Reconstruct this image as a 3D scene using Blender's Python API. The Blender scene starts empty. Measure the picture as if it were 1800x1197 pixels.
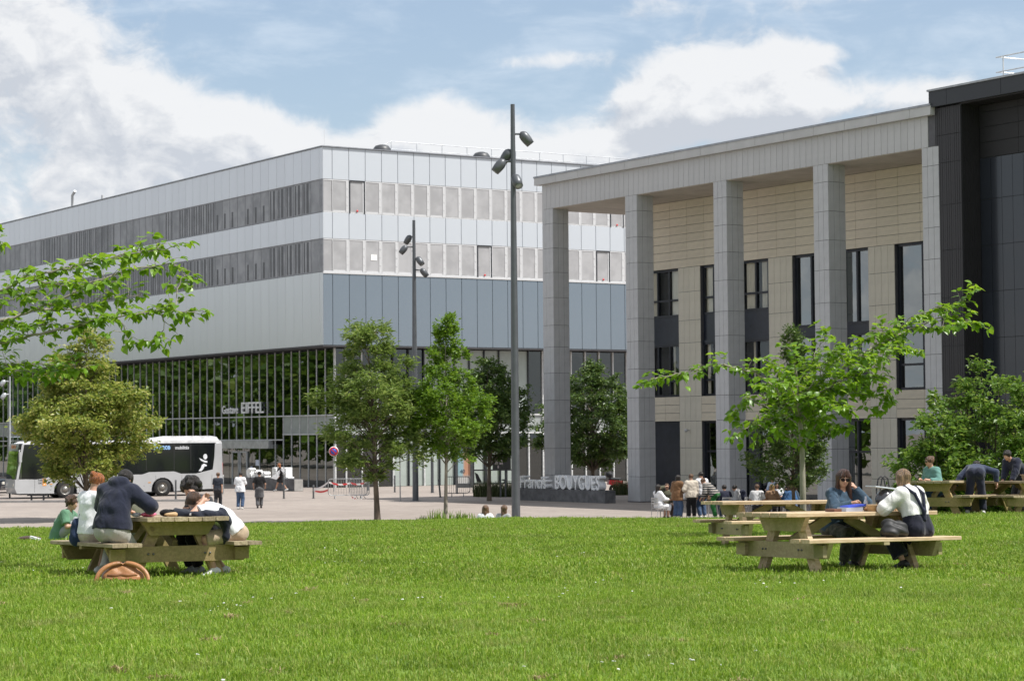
import bpy, math, random
import numpy as np
from mathutils import Matrix, Vector
random.seed(7); RNG = np.random.default_rng(11)
SC = bpy.context.scene
COL = SC.collection
rad = math.radians

# ------------------------------------------------------------------ camera, sky, sun, exposure
FPX, PITCH, ROLL, THETA, EYE = 3893.95, .0418911931, -.00817735, .57081451, 3.45
cr, sr, cp, sp = math.cos(ROLL), math.sin(ROLL), math.cos(PITCH), math.sin(PITCH)
cam = bpy.data.cameras.new('camera'); cam_ob = bpy.data.objects.new('camera', cam); COL.objects.link(cam_ob)
right = Vector((cr, -sp*sr, cp*sr)); up = Vector((-sr, -sp*cr, cp*cr)); fwd = Vector((0, cp, sp))
M = Matrix((right, up, -fwd)).transposed().to_4x4(); M.translation = (0, 0, EYE)
cam_ob.matrix_world = M
cam.sensor_width = 36; cam.sensor_fit = 'HORIZONTAL'; cam.lens = FPX/1800*36
cam.clip_start = .5; cam.clip_end = 3000
cam.dof.use_dof = True; cam.dof.focus_distance = 30; cam.dof.aperture_fstop = 9
SC.camera = cam_ob
SUN_DIR = Vector((.956, -.29, 0)).normalized()*math.cos(rad(59)) + Vector((0, 0, math.sin(rad(59))))
sun = bpy.data.lights.new('sun', 'SUN'); sun.energy = 4.3; sun.angle = rad(.53); sun.color = (1, .965, .92)
sun_ob = bpy.data.objects.new('sun', sun); COL.objects.link(sun_ob)
sun_ob.rotation_euler = SUN_DIR.to_track_quat('Z', 'Y').to_euler()
SC.view_settings.view_transform = 'Standard'; SC.view_settings.look = 'None'
SC.view_settings.exposure = 0.50; SC.view_settings.gamma = 1; SC.view_settings.use_curve_mapping = False
SC.render.engine = 'CYCLES'

class NT:
    """tiny node helper"""
    def __init__(s, tree): s.t = tree; s.n = tree.nodes; s.l = tree.links
    def new(s, kind, **kw):
        n = s.n.new(kind)
        for k, v in kw.items(): setattr(n, k, v)
        return n
    def link(s, a, b): s.l.new(a, b)
    def setin(s, sock, v):
        if hasattr(v, 'is_output') or isinstance(v, bpy.types.NodeSocket): s.link(v, sock)
        else: sock.default_value = v
    def math(s, op, a, b=0.0, c=None, clamp=False):
        n = s.new('ShaderNodeMath', operation=op, use_clamp=clamp)
        s.setin(n.inputs[0], a); s.setin(n.inputs[1], b)
        if c is not None: s.setin(n.inputs[2], c)
        return n.outputs[0]
    def mix(s, f, a, b):
        n = s.new('ShaderNodeMix', data_type='RGBA')
        s.setin(n.inputs[0], f); s.setin(n.inputs[6], a); s.setin(n.inputs[7], b)
        return n.outputs[2]
    def smooth(s, x, lo, hi):
        n = s.new('ShaderNodeMapRange', interpolation_type='SMOOTHSTEP')
        s.setin(n.inputs[0], x); n.inputs[1].default_value = lo; n.inputs[2].default_value = hi
        return n.outputs[0]
    def noise(s, vec, scale, detail=4, rough=.55, dist=0.0):
        n = s.new('ShaderNodeTexNoise'); s.setin(n.inputs['Vector'], vec)
        n.inputs['Scale'].default_value = scale; n.inputs['Detail'].default_value = detail
        n.inputs['Roughness'].default_value = rough; n.inputs['Distortion'].default_value = dist
        return n.outputs['Fac']
def C4(c): return (c[0], c[1], c[2], 1)

def make_world():
    w = bpy.data.worlds.new('World'); SC.world = w; w.use_nodes = True
    q = NT(w.node_tree); q.n.clear()
    out = q.new('ShaderNodeOutputWorld'); bg = q.new('ShaderNodeBackground'); bg.inputs[1].default_value = .10
    sky = q.new('ShaderNodeTexSky', sky_type='NISHITA'); sky.sun_disc = False
    sky.sun_elevation = rad(59); sky.sun_rotation = math.atan2(SUN_DIR.x, SUN_DIR.y)
    sky.altitude = 60; sky.air_density = 1.0; sky.dust_density = 1.6; sky.ozone_density = 1.2
    tc = q.new('ShaderNodeTexCoord'); sep = q.new('ShaderNodeSeparateXYZ'); q.link(tc.outputs['Generated'], sep.inputs[0])
    az = q.math('MULTIPLY', q.math('ARCTAN2', sep.outputs[0], sep.outputs[1]), 57.2958)
    el = q.math('MULTIPLY', q.math('ARCSINE', sep.outputs[2]), 57.2958)
    cmb = q.new('ShaderNodeCombineXYZ'); q.link(az, cmb.inputs[0]); q.link(el, cmb.inputs[1])
    # cloud density as a node group of (azimuth, elevation) in degrees
    g = bpy.data.node_groups.new('cloud_density', 'ShaderNodeTree')
    g.interface.new_socket('v', in_out='INPUT', socket_type='NodeSocketVector')
    g.interface.new_socket('d', in_out='OUTPUT', socket_type='NodeSocketFloat')
    k = NT(g); gi = k.new('NodeGroupInput'); go = k.new('NodeGroupOutput'); v = gi.outputs[0]
    s2 = k.new('ShaderNodeSeparateXYZ'); k.link(v, s2.inputs[0])
    sq = k.new('ShaderNodeVectorMath', operation='MULTIPLY'); k.link(v, sq.inputs[0]); sq.inputs[1].default_value = (1, 1.35, 1)
    n1 = k.noise(sq.outputs[0], .85, 9, .6, .35); n2 = k.noise(sq.outputs[0], .17, 3, .5)
    # cumulus banks: (az, el, rx, ry, weight)
    blobs = [(-12.6, 9.8, 3.2, 2.4, .95), (-9.6, 8.2, 1.8, 1.1, .75), (-10.6, 6.4, 2.8, 1.1, .6), (-12.8, 4.4, 3.6, 1.3, .75), (-9.0, 4.6, 2.0, .8, .5), (-6.9, 7.7, 1.9, 1.0, .95), (-5.0, 6.9, 1.9, .9, .75), (-7.0, 4.9, 4.5, 1.5, .42),
             (-6.2, 4.2, 2.6, 1.0, .45), (-2.3, 7.5, 1.5, 1.4, 1.1), (-.7, 6.9, 1.3, 1.2, .9), (1.6, 6.7, 1.9, 1.0, .95), (3.4, 5.6, 3.0, .8, .55), (3.4, 7.7, 2.4, .8, .6), (.4, 9.6, 2.0, .3, .5), (5.2, 9.0, 1.7, 1.25, 1.1),
             (7.3, 9.1, 1.05, 1.25, 1.0), (3.6, 8.6, 1.3, .7, .55), (6.2, 8.1, 2.0, .6, .55), (10.6, 8.5, 2.4, .6, .75), (8.2, 9.6, .7, .35, .4), (3.2, 11.0, 1.8, .5, .35),
             (9.5, 11.1, 3.0, .5, .35), (1.2, 9.6, 1.6, .4, .35), (-1.3, 10.2, 3.2, 1.1, -.45), (-4.4, 9.4, 2.0, 1.0, -.45), (9.0, 10.3, 2.2, .6, -.3), (4.2, 6.2, 1.8, .7, -.35), (2.6, 7.9, 1.0, .5, -.2)]
    tot = None
    for a, e, rx, ry, wt in blobs:
        dx = k.math('MULTIPLY', k.math('SUBTRACT', s2.outputs[0], a), 1/rx)
        dy = k.math('MULTIPLY', k.math('SUBTRACT', s2.outputs[1], e), 1/ry)
        r2 = k.math('ADD', k.math('MULTIPLY', dx, dx), k.math('MULTIPLY', dy, dy))
        b = k.math('MULTIPLY', k.math('EXPONENT', k.math('MULTIPLY', r2, -1.0)), wt)
        tot = b if tot is None else k.math('ADD', tot, b)
    far = k.smooth(k.math('ABSOLUTE', s2.outputs[0]), 14.0, 22.0)          # beyond the banks: the same sort of broken cloud
    hi = k.smooth(s2.outputs[1], 12.0, 20.0)
    gen = k.math('MULTIPLY', k.math('MAXIMUM', far, hi), k.math('MULTIPLY', n2, 1.15))
    d = k.math('ADD', k.math('MAXIMUM', tot, gen), k.math('MULTIPLY', k.math('SUBTRACT', n1, .5), 1.15))
    k.link(d, go.inputs[0])
    def dens(vec):
        n = q.new('ShaderNodeGroup'); n.node_tree = g; q.link(vec, n.inputs[0]); return n.outputs[0]
    off = q.new('ShaderNodeVectorMath', operation='ADD'); q.link(cmb.outputs[0], off.inputs[0]); off.inputs[1].default_value = (.22, .5, 0)
    d0 = dens(cmb.outputs[0]); d1 = dens(off.outputs[0])
    cover = q.smooth(d0, .22, .76)
    lit = q.math('ADD', .52, q.math('MULTIPLY', q.math('SUBTRACT', d0, d1), 2.3), clamp=True)
    ccol = q.mix(lit, (4.35, 4.6, 5.05, 1), (6.45, 6.5, 6.6, 1))
    thin = q.math('MULTIPLY', cover, .94)
    # thin veil everywhere low in the sky
    sv = q.new('ShaderNodeVectorMath', operation='MULTIPLY'); q.link(cmb.outputs[0], sv.inputs[0]); sv.inputs[1].default_value = (.55, 1.6, 1); sqv = sv.outputs[0]
    veil = q.math('ADD', q.math('ADD', .20, q.math('MULTIPLY', q.smooth(el, 8.5, 2.5), .42)), q.math('MULTIPLY', q.smooth(q.noise(sqv, .5, 7, .62, .3), .42, .75), .42))
    skyc = q.mix(veil, sky.outputs[0], (5.2, 5.9, 6.7, 1))
    q.link(q.mix(thin, skyc, ccol), bg.inputs[0]); q.link(bg.outputs[0], out.inputs[0])
make_world()

# ------------------------------------------------------------------ geometry of the place
D1 = Vector((-math.sin(THETA), math.cos(THETA), 0)); D2 = Vector((math.cos(THETA), math.sin(THETA), 0))
def ray(px, py):
    x = (px-900)/FPX; z = -(py-598.5)/FPX
    r = x*cr-z*sr; u = x*sr+z*cr
    return Vector((r, cp-sp*u, sp+cp*u))
def at(px, py, Y): r = ray(px, py); return Vector((0, 0, EYE))+r*(Y/r.y)
def on_ground(px, py, z=0.0): r = ray(px, py); return Vector((0, 0, EYE))+r*((z-EYE)/r.z)
def sstep(x, a, b):
    t = min(1, max(0, (x-a)/(b-a))); return t*t*(3-2*t)
def lawn_z(x, y):
    yc = float(np.interp(x, [-40, -13, -7, 0, 4, 7.5, 9.5, 30], [50, 56, 61, 65.5, 63.5, 62, 53.5, 54]))
    b = lambda yy: 2.28-.0208*yy + .27*sstep(x, 6, 9)*math.exp(-((yy-50)/9)**2)
    z = b(min(y, yc))
    if y > yc: z -= (y-yc)**2/(y-yc+1.5)*.17
    z -= .07*sstep(44-y, 0, 12)
    z += .010*math.sin(x*.9+1.3)*math.sin(y*.7) + .007*math.sin(x*2.3)*math.sin(y*1.9+.5)
    return z

# ------------------------------------------------------------------ objects
def link(o, parent=None):
    COL.objects.link(o)
    if parent is not None: o.parent = parent
    return o
def tag(o, label=None, cat=None, group=None, kind=None):
    if label: o['label'] = label
    if cat: o['category'] = cat
    if group: o['group'] = group
    if kind: o['kind'] = kind
    return o
def thing(name, label, cat, loc=(0, 0, 0), rz=0, group=None, mat=None):
    o = bpy.data.objects.new(name, None); o.empty_display_size = .2; COL.objects.link(o)
    o.location = loc; o.rotation_euler = (0, 0, rz)
    if mat is not None: o.matrix_world = mat
    return tag(o, label, cat, group)
def put(name, mesh, parent=None, loc=(0, 0, 0), rot=(0, 0, 0), scale=(1, 1, 1), mat=None):
    o = bpy.data.objects.new(name, mesh); link(o, parent)
    o.location = loc; o.rotation_euler = rot; o.scale = scale
    if mat is not None:
        o.material_slots[0].link = 'OBJECT'; o.material_slots[0].material = mat
    return o
def np_mesh(name, V, F, mat=None, smooth=True):
    """V (n,3), F (m,k) same k"""
    V = np.asarray(V, np.float32); F = np.asarray(F, np.int32); me = bpy.data.meshes.new(name)
    m, k = F.shape
    me.vertices.add(len(V)); me.vertices.foreach_set('co', V.ravel())
    me.loops.add(m*k); me.loops.foreach_set('vertex_index', F.ravel())
    me.polygons.add(m); me.polygons.foreach_set('loop_start', np.arange(0, m*k, k, dtype=np.int32))
    me.polygons.foreach_set('use_smooth', np.full(m, smooth))
    me.update(calc_edges=True)
    if mat: me.materials.append(mat)
    return me
class MB:
    def __init__(s): s.v = []; s.f = []; s.sm = []
    def add(s, vs, fs, smooth=False):
        o = len(s.v); s.v += [tuple(p) for p in vs]
        for f in fs: s.f.append(tuple(i+o for i in f)); s.sm.append(smooth)
        return s
    def box(s, x0, x1, y0, y1, z0, z1):
        return s.add([(x0, y0, z0), (x1, y0, z0), (x1, y1, z0), (x0, y1, z0), (x0, y0, z1), (x1, y0, z1), (x1, y1, z1), (x0, y1, z1)],
                     [(0, 3, 2, 1), (4, 5, 6, 7), (0, 1, 5, 4), (1, 2, 6, 5), (2, 3, 7, 6), (3, 0, 4, 7)])
    def obox(s, c, ax, ay, az):
        c, ax, ay, az = map(Vector, (c, ax, ay, az)); P = []
        for k in (-1, 1):
            for i, j in ((-1, -1), (1, -1), (1, 1), (-1, 1)): P.append(c+ax*i+ay*j+az*k)
        return s.add(P, [(0, 3, 2, 1), (4, 5, 6, 7), (0, 1, 5, 4), (1, 2, 6, 5), (2, 3, 7, 6), (3, 0, 4, 7)])
    def bar(s, a, b, w, h, upv=(0, 0, 1)):
        a, b = Vector(a), Vector(b); d = b-a; L = d.length; d.normalize()
        u = Vector(upv); sd = d.cross(u)
        if sd.length < 1e-4: sd = d.cross(Vector((1, 0, 0)))
        sd.normalize(); u = sd.cross(d)
        return s.obox((a+b)/2, d*L/2, sd*w/2, u*h/2)
    def tube(s, pts, r, n=8, caps=True):
        pts = [Vector(p) for p in pts]; m = len(pts); rs = r if isinstance(r, (list, tuple)) else [r]*m
        prev = None; rings = []
        for i, p in enumerate(pts):
            t = (pts[min(i+1, m-1)]-pts[max(i-1, 0)]).normalized()
            if prev is None:
                a = Vector((0, 0, 1)) if abs(t.z) < .9 else Vector((1, 0, 0)); u = t.cross(a).normalized()
            else: u = (prev-t*prev.dot(t)).normalized()
            prev = u; w = t.cross(u)
            rings.append([p+(u*math.cos(6.28319*j/n)+w*math.sin(6.28319*j/n))*rs[i] for j in range(n)])
        vs = [q for rg in rings for q in rg]
        fs = [(i*n+j, i*n+(j+1) % n, (i+1)*n+(j+1) % n, (i+1)*n+j) for i in range(m-1) for j in range(n)]
        s.add(vs, fs, True)
        if caps: s.add(rings[0], [tuple(range(n-1, -1, -1))]); s.add(rings[-1], [tuple(range(n))])
        return s
    def lathe(s, prof, n=16, c=(0, 0, 0), axis='z'):
        c = Vector(c); vs = []
        for r, z in prof:
            for j in range(n):
                a = 6.28319*j/n; x, y = r*math.cos(a), r*math.sin(a)
                vs.append(c+(Vector((x, y, z)) if axis == 'z' else Vector((z, x, y)) if axis == 'x' else Vector((x, z, y))))
        m = len(prof)
        return s.add(vs, [(i*n+j, i*n+(j+1) % n, (i+1)*n+(j+1) % n, (i+1)*n+j) for i in range(m-1) for j in range(n)], True)
    def ball(s, c, rx, ry=None, rz=None, n=12, m=8):
        ry = ry or rx; rz = rz or rx; c = Vector(c); vs = []
        for i in range(m+1):
            t = math.pi*i/m
            for j in range(n):
                a = 6.28319*j/n; vs.append(c+Vector((rx*math.sin(t)*math.cos(a), ry*math.sin(t)*math.sin(a), -rz*math.cos(t))))
        return s.add(vs, [(i*n+j, i*n+(j+1) % n, (i+1)*n+(j+1) % n, (i+1)*n+j) for i in range(m) for j in range(n)], True)
    def prism(s, poly, o, u, w, e):
        """poly of (a,b) in plane o+a*u+b*w, extruded by vector e"""
        o, u, w, e = map(Vector, (o, u, w, e)); n = len(poly)
        A = [o+u*a+w*b for a, b in poly]; vs = A+[p+e for p in A]
        fs = [tuple(range(n-1, -1, -1)), tuple(range(n, 2*n))]+[(i, (i+1) % n, n+(i+1) % n, n+i) for i in range(n)]
        return s.add(vs, fs)
    def mesh(s, name, mat):
        me = bpy.data.meshes.new(name); me.from_pydata(s.v, [], s.f)
        me.polygons.foreach_set('use_smooth', s.sm); me.materials.append(mat); me.update()
        import bmesh
        bm = bmesh.new(); bm.from_mesh(me); bmesh.ops.recalc_face_normals(bm, faces=bm.faces); bm.to_mesh(me); bm.free()
        return me
    def build(s, name, mat, parent=None, loc=(0, 0, 0), rot=(0, 0, 0)): return put(name, s.mesh(name, mat), parent, loc, rot)

# ------------------------------------------------------------------ materials
MATS = {}
def mat(name, col, rough=.6, metal=0, var=.08, vscale=3, bump=0, bscale=40, spec=.5, rnd=0, stretch=(1, 1, 1), coord='Object', coat=0, col2=None, sheen=0):
    if name in MATS: return MATS[name]
    m = bpy.data.materials.new(name); m.use_nodes = True; q = NT(m.node_tree); b = q.n['Principled BSDF']
    tc = q.new('ShaderNodeTexCoord'); mp = q.new('ShaderNodeMapping'); q.link(tc.outputs[coord], mp.inputs[0]); mp.inputs['Scale'].default_value = stretch
    nz = q.noise(mp.outputs[0], vscale, 5, .6)
    c2 = C4(col2) if col2 else C4([min(1, c*(1+var*2.5)) for c in col])
    c1 = C4(col) if col2 else C4([c*(1-var*2.5) for c in col])
    c = q.mix(q.smooth(nz, .25, .75), c1, c2)
    if rnd:
        oi = q.new('ShaderNodeObjectInfo'); hs = q.new('ShaderNodeHueSaturation'); q.link(c, hs.inputs['Color'])
        q.link(q.math('ADD', 1-rnd, q.math('MULTIPLY', oi.outputs['Random'], 2*rnd)), hs.inputs['Value']); c = hs.outputs[0]
    q.link(c, b.inputs['Base Color'])
    q.link(q.math('ADD', rough-.06, q.math('MULTIPLY', nz, .12), clamp=True), b.inputs['Roughness'])
    b.inputs['Metallic'].default_value = metal; b.inputs['Specular IOR Level'].default_value = spec
    b.inputs['Coat Weight'].default_value = coat; b.inputs['Sheen Weight'].default_value = sheen
    if bump:
        bp = q.new('ShaderNodeBump'); bp.inputs['Strength'].default_value = bump; bp.inputs['Distance'].default_value = .02
        q.link(q.noise(mp.outputs[0], bscale, 4, .6), bp.inputs['Height']); q.link(bp.outputs[0], b.inputs['Normal'])
    MATS[name] = m; return m
def glass_mat(name, tint=(.25, .3, .3), refl=1.0, rough=.01, body=None, bodymix=0.0):
    m = bpy.data.materials.new(name); m.use_nodes = True; q = NT(m.node_tree); q.n.clear()
    out = q.new('ShaderNodeOutputMaterial'); tr = q.new('ShaderNodeBsdfTransparent'); tr.inputs[0].default_value = C4(tint)
    gl = q.new('ShaderNodeBsdfGlossy'); gl.inputs['Roughness'].default_value = rough; gl.inputs[0].default_value = (.9, .95, .95, 1)
    fr = q.new('ShaderNodeFresnel'); fr.inputs[0].default_value = 1.6
    # slow waviness of the panes
    tc = q.new('ShaderNodeTexCoord'); bp = q.new('ShaderNodeBump'); bp.inputs['Strength'].default_value = .05; bp.inputs['Distance'].default_value = .05
    q.link(q.noise(tc.outputs['Object'], .7, 2, .5), bp.inputs['Height']); q.link(bp.outputs[0], gl.inputs['Normal'])
    mx = q.new('ShaderNodeMixShader'); ge = q.new('ShaderNodeNewGeometry')      # the far side of a pane adds no second mirror
    q.link(q.math('MULTIPLY', q.math('MULTIPLY', fr.outputs[0], 1.9*refl), q.math('SUBTRACT', 1.0, ge.outputs['Backfacing']), clamp=True), mx.inputs[0])
    base = tr.outputs[0]
    if bodymix:
        df = q.new('ShaderNodeBsdfDiffuse'); df.inputs[0].default_value = C4(body); m2 = q.new('ShaderNodeMixShader'); m2.inputs[0].default_value = bodymix
        q.link(base, m2.inputs[1]); q.link(df.outputs[0], m2.inputs[2]); base = m2.outputs[0]
    q.link(base, mx.inputs[1]); q.link(gl.outputs[0], mx.inputs[2]); q.link(mx.outputs[0], out.inputs[0]); return m
def leaf_mat(name, c1, c2, c3, trans=.35, rough=.45):
    m = bpy.data.materials.new(name); m.use_nodes = True; q = NT(m.node_tree); q.n.clear()
    out = q.new('ShaderNodeOutputMaterial'); ge = q.new('ShaderNodeNewGeometry'); oi = q.new('ShaderNodeObjectInfo')
    rp = q.math('FRACT', q.math('ADD', ge.outputs['Random Per Island'], oi.outputs['Random']))
    c = q.mix(q.smooth(rp, 0, .75), C4(c1), C4(c2)); c = q.mix(q.smooth(rp, .8, 1.0), c, C4(c3))
    b = q.new('ShaderNodeBsdfPrincipled'); q.link(c, b.inputs['Base Color']); b.inputs['Roughness'].default_value = rough
    tl = q.new('ShaderNodeBsdfTranslucent'); hs = q.new('ShaderNodeHueSaturation'); q.link(c, hs.inputs['Color']); hs.inputs['Value'].default_value = 1.5; hs.inputs['Hue'].default_value = .485
    q.link(hs.outputs[0], tl.inputs[0]); mx = q.new('ShaderNodeMixShader'); mx.inputs[0].default_value = trans
    q.link(b.outputs[0], mx.inputs[1]); q.link(tl.outputs[0], mx.inputs[2]); q.link(mx.outputs[0], out.inputs[0]); return m
# ------------------------------------------------------------------ ground
def lawn_mat():
    m = bpy.data.materials.new('lawn'); m.use_nodes = True; q = NT(m.node_tree); b = q.n['Principled BSDF']
    tc = q.new('ShaderNodeTexCoord'); v = tc.outputs['Object']
    a = q.noise(v, .45, 4, .6); c = q.noise(v, 2.6, 5, .65); d = q.noise(v, 30, 3, .6)
    col = q.mix(q.smooth(a, .3, .7), (.12, .21, .018, 1), (.17, .26, .025, 1))
    col = q.mix(q.smooth(c, .58, .78), col, (.15, .145, .045, 1))
    col = q.mix(q.smooth(d, .4, .75), col, (.13, .225, .02, 1))
    q.link(col, b.inputs['Base Color']); b.inputs['Roughness'].default_value = .85
    bp = q.new('ShaderNodeBump'); bp.inputs['Strength'].default_value = .8; bp.inputs['Distance'].default_value = .05
    q.link(d, bp.inputs['Height']); q.link(bp.outputs[0], b.inputs['Normal']); return m
def build_lawn():
    xs = np.concatenate([np.arange(-60, -22, 4), np.arange(-22, 22.1, .5), np.arange(26, 61, 4)]); ys = np.concatenate([np.arange(-12, 12, 3), np.arange(12, 78, .75)])
    V = [(x, y, max(lawn_z(x, y), -.12)) for y in ys for x in xs]; n = len(xs)
    F = [(j*n+i, j*n+i+1, (j+1)*n+i+1, (j+1)*n+i) for j in range(len(ys)-1) for i in range(n-1)]
    return tag(put('lawn', np_mesh('lawn', V, F, lawn_mat())), kind='structure')
lawn = build_lawn()
def paving_mat():
    m = bpy.data.materials.new('paving'); m.use_nodes = True; q = NT(m.node_tree); b = q.n['Principled BSDF']
    tc = q.new('ShaderNodeTexCoord'); mp = q.new('ShaderNodeMapping'); q.link(tc.outputs['Object'], mp.inputs[0]); mp.inputs['Rotation'].default_value = (0, 0, -THETA)
    br = q.new('ShaderNodeTexBrick'); q.link(mp.outputs[0], br.inputs[0]); br.inputs['Scale'].default_value = 1
    br.inputs['Color1'].default_value = (.345, .295, .255, 1); br.inputs['Color2'].default_value = (.265, .228, .2, 1); br.inputs['Mortar'].default_value = (.2, .175, .155, 1)
    br.inputs['Brick Width'].default_value = .6; br.inputs['Row Height'].default_value = .3; br.inputs['Mortar Size'].default_value = .008
    c = q.mix(q.math('MULTIPLY', q.smooth(q.noise(tc.outputs['Object'], .35, 5, .65), .45, .8), .6), br.outputs[0], (.21, .18, .16, 1))
    c = q.mix(q.math('MULTIPLY', q.smooth(q.noise(tc.outputs['Object'], .07, 6, .7), .42, .66), .55), c, (.215, .18, .155, 1))
    c = q.mix(q.math('MULTIPLY', q.smooth(q.noise(tc.outputs['Object'], 1.7, 3, .6), .55, .75), .5), c, (.36, .315, .28, 1))
    q.link(c, b.inputs['Base Color']); b.inputs['Roughness'].default_value = .8; return m
pv = MB(); pv.add([(-900, -900, 0), (900, -900, 0), (900, 1500, 0), (-900, 1500, 0)], [(0, 1, 2, 3)])
plaza = tag(pv.build('plaza', paving_mat()), kind='structure')
# the street kerb in front of the bus
kb = MB(); a = on_ground(-60, 884); kb.bar(a+Vector((0, 0, .0)), on_ground(350, 881)+Vector((0, 0, .0)), .3, .24)
tag(kb.build('kerb', mat('kerb_stone', (.3, .29, .28), .8)), kind='structure')

# ------------------------------------------------------------------ the long metal clad building
E0 = at(568.3, 608.2, 143.); E0.z = 0
eiffel = thing('university_building', 'long silver clad building with two bands of windows above a dark glass ground floor', 'building', E0, THETA)
PW = 1.2245; NU, NV = 62, 28
ZS, Z1, Z2, Z3, Z4, ZT = 9.19, 14.0, 16.16, 17.88, 20.02, 22.12
m_alu_up = mat('alu_pale', (.66, .68, .71), .34, .5, .01, .6, rnd=.02)
m_alu_lo = mat('alu_pale_low', (.64, .66, .675), .36, .6, .008, .5, rnd=.015)
m_white_panel = mat('white_panel', (.53, .565, .60), .35, .1, .006, .5, rnd=.015)
m_steel_panel = mat('steel_panel', (.27, .315, .355), .2, .75, .008, .4, rnd=.02)
m_dark = mat('dark_backing', (.02, .022, .025), .7)
m_frame_w = mat('white_frame', (.56, .565, .57), .5, 0, .01)
m_frame_d = mat('dark_frame', (.018, .021, .027), .4)
m_soffit_d = mat('dark_soffit', (.05, .05, .055), .6)
def panelled(name, w, h, t, m):      # a cladding panel with chamfered edges, face in the xz plane looking to -y
    b = MB(); c = .012
    V = [(c, -t, c), (w-c, -t, c), (w-c, -t, h-c), (c, -t, h-c), (0, -t+c, 0), (w, -t+c, 0), (w, -t+c, h), (0, -t+c, h), (0, 0, 0), (w, 0, 0), (w, 0, h), (0, 0, h)]
    b.add(V, [(0, 1, 2, 3), (0, 4, 5, 1), (1, 5, 6, 2), (2, 6, 7, 3), (3, 7, 4, 0), (4, 8, 9, 5), (5, 9, 10, 6), (6, 10, 11, 7), (7, 11, 8, 4)])
    return b.mesh(name, m)
# core (dark, behind the panels), ground floor is set back by 1.5 m
b = MB(); b.box(.06, 33.5, .06, 75, ZS+.1, ZT-.12); b.build('core', m_dark, eiffel)
b = MB(); b.box(-.02, 33.6, -.02, 75, ZS-.03, ZS+.06); b.build('soffit', m_soffit_d, eiffel)
b = MB(); b.box(-.09, 33.6, -.09, .5, ZT, ZT+.07); b.box(-.09, .5, .5, 75, ZT, ZT+.07); b.build('roof_edge', mat('edge_metal', (.3, .31, .33), .4, .6), eiffel)
GAP = .028
def band_right(z0, z1, m, name):
    me1 = panelled(name, PW-GAP, z1-z0-GAP, .06, m); me0 = panelled(name, .71-GAP, z1-z0-GAP, .06, m)
    put(name, me0, eiffel, (GAP/2, .06, z0+GAP/2))
    for i in range(NV-1): put(name, me1, eiffel, (.71+i*PW+GAP/2, .06, z0+GAP/2))
def band_left(z0, z1, m, name):
    me1 = panelled(name, PW-GAP, z1-z0-GAP, .06, m)
    for i in range(NU): put(name, me1, eiffel, (.06, .48+(i+1)*PW-GAP/2, z0+GAP/2), (0, 0, -math.pi/2))
    put(name, panelled(name, .48-GAP, z1-z0-GAP, .06, m), eiffel, (.06, .48-GAP/2, z0+GAP/2), (0, 0, -math.pi/2))
band_right(Z4, ZT, m_white_panel, 'panel'); band_right(Z2, Z3, m_white_panel, 'panel'); band_right(ZS+.06, Z1-.12, m_steel_panel, 'panel')
band_left(Z4, ZT, m_alu_up, 'panel'); band_left(Z2, Z3, m_alu_up, 'panel'); band_left(ZS+.06, Z1, m_alu_lo, 'panel')
b = MB(); b.box(0, 33.5, -.05, .05, Z1-.11, Z1); b.build('ledge', m_frame_w, eiffel)
# windows of the two bands: sunlight painted as paler screens on one face, shade as darker on the other
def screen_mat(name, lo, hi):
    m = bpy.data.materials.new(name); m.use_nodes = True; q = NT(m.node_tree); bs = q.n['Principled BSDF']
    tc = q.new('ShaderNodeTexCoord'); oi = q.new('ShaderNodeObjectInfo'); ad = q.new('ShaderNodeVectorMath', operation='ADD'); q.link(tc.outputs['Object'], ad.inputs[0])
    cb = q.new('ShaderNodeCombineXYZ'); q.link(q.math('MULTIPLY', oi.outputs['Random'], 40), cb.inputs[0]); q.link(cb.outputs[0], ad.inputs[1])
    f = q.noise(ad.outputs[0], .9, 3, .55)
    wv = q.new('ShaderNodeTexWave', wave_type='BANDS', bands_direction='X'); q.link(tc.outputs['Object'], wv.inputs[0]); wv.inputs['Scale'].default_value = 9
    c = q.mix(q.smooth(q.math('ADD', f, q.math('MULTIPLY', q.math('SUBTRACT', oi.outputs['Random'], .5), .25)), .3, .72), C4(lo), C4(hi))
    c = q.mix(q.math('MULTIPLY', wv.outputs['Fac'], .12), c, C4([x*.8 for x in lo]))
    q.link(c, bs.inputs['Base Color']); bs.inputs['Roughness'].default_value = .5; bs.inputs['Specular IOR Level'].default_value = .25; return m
m_screen_r = screen_mat('sunlit_screen', (.34, .34, .345), (.43, .43, .435))
m_screen_l = screen_mat('shaded_screen', (.24, .25, .265), (.36, .37, .39))
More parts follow.
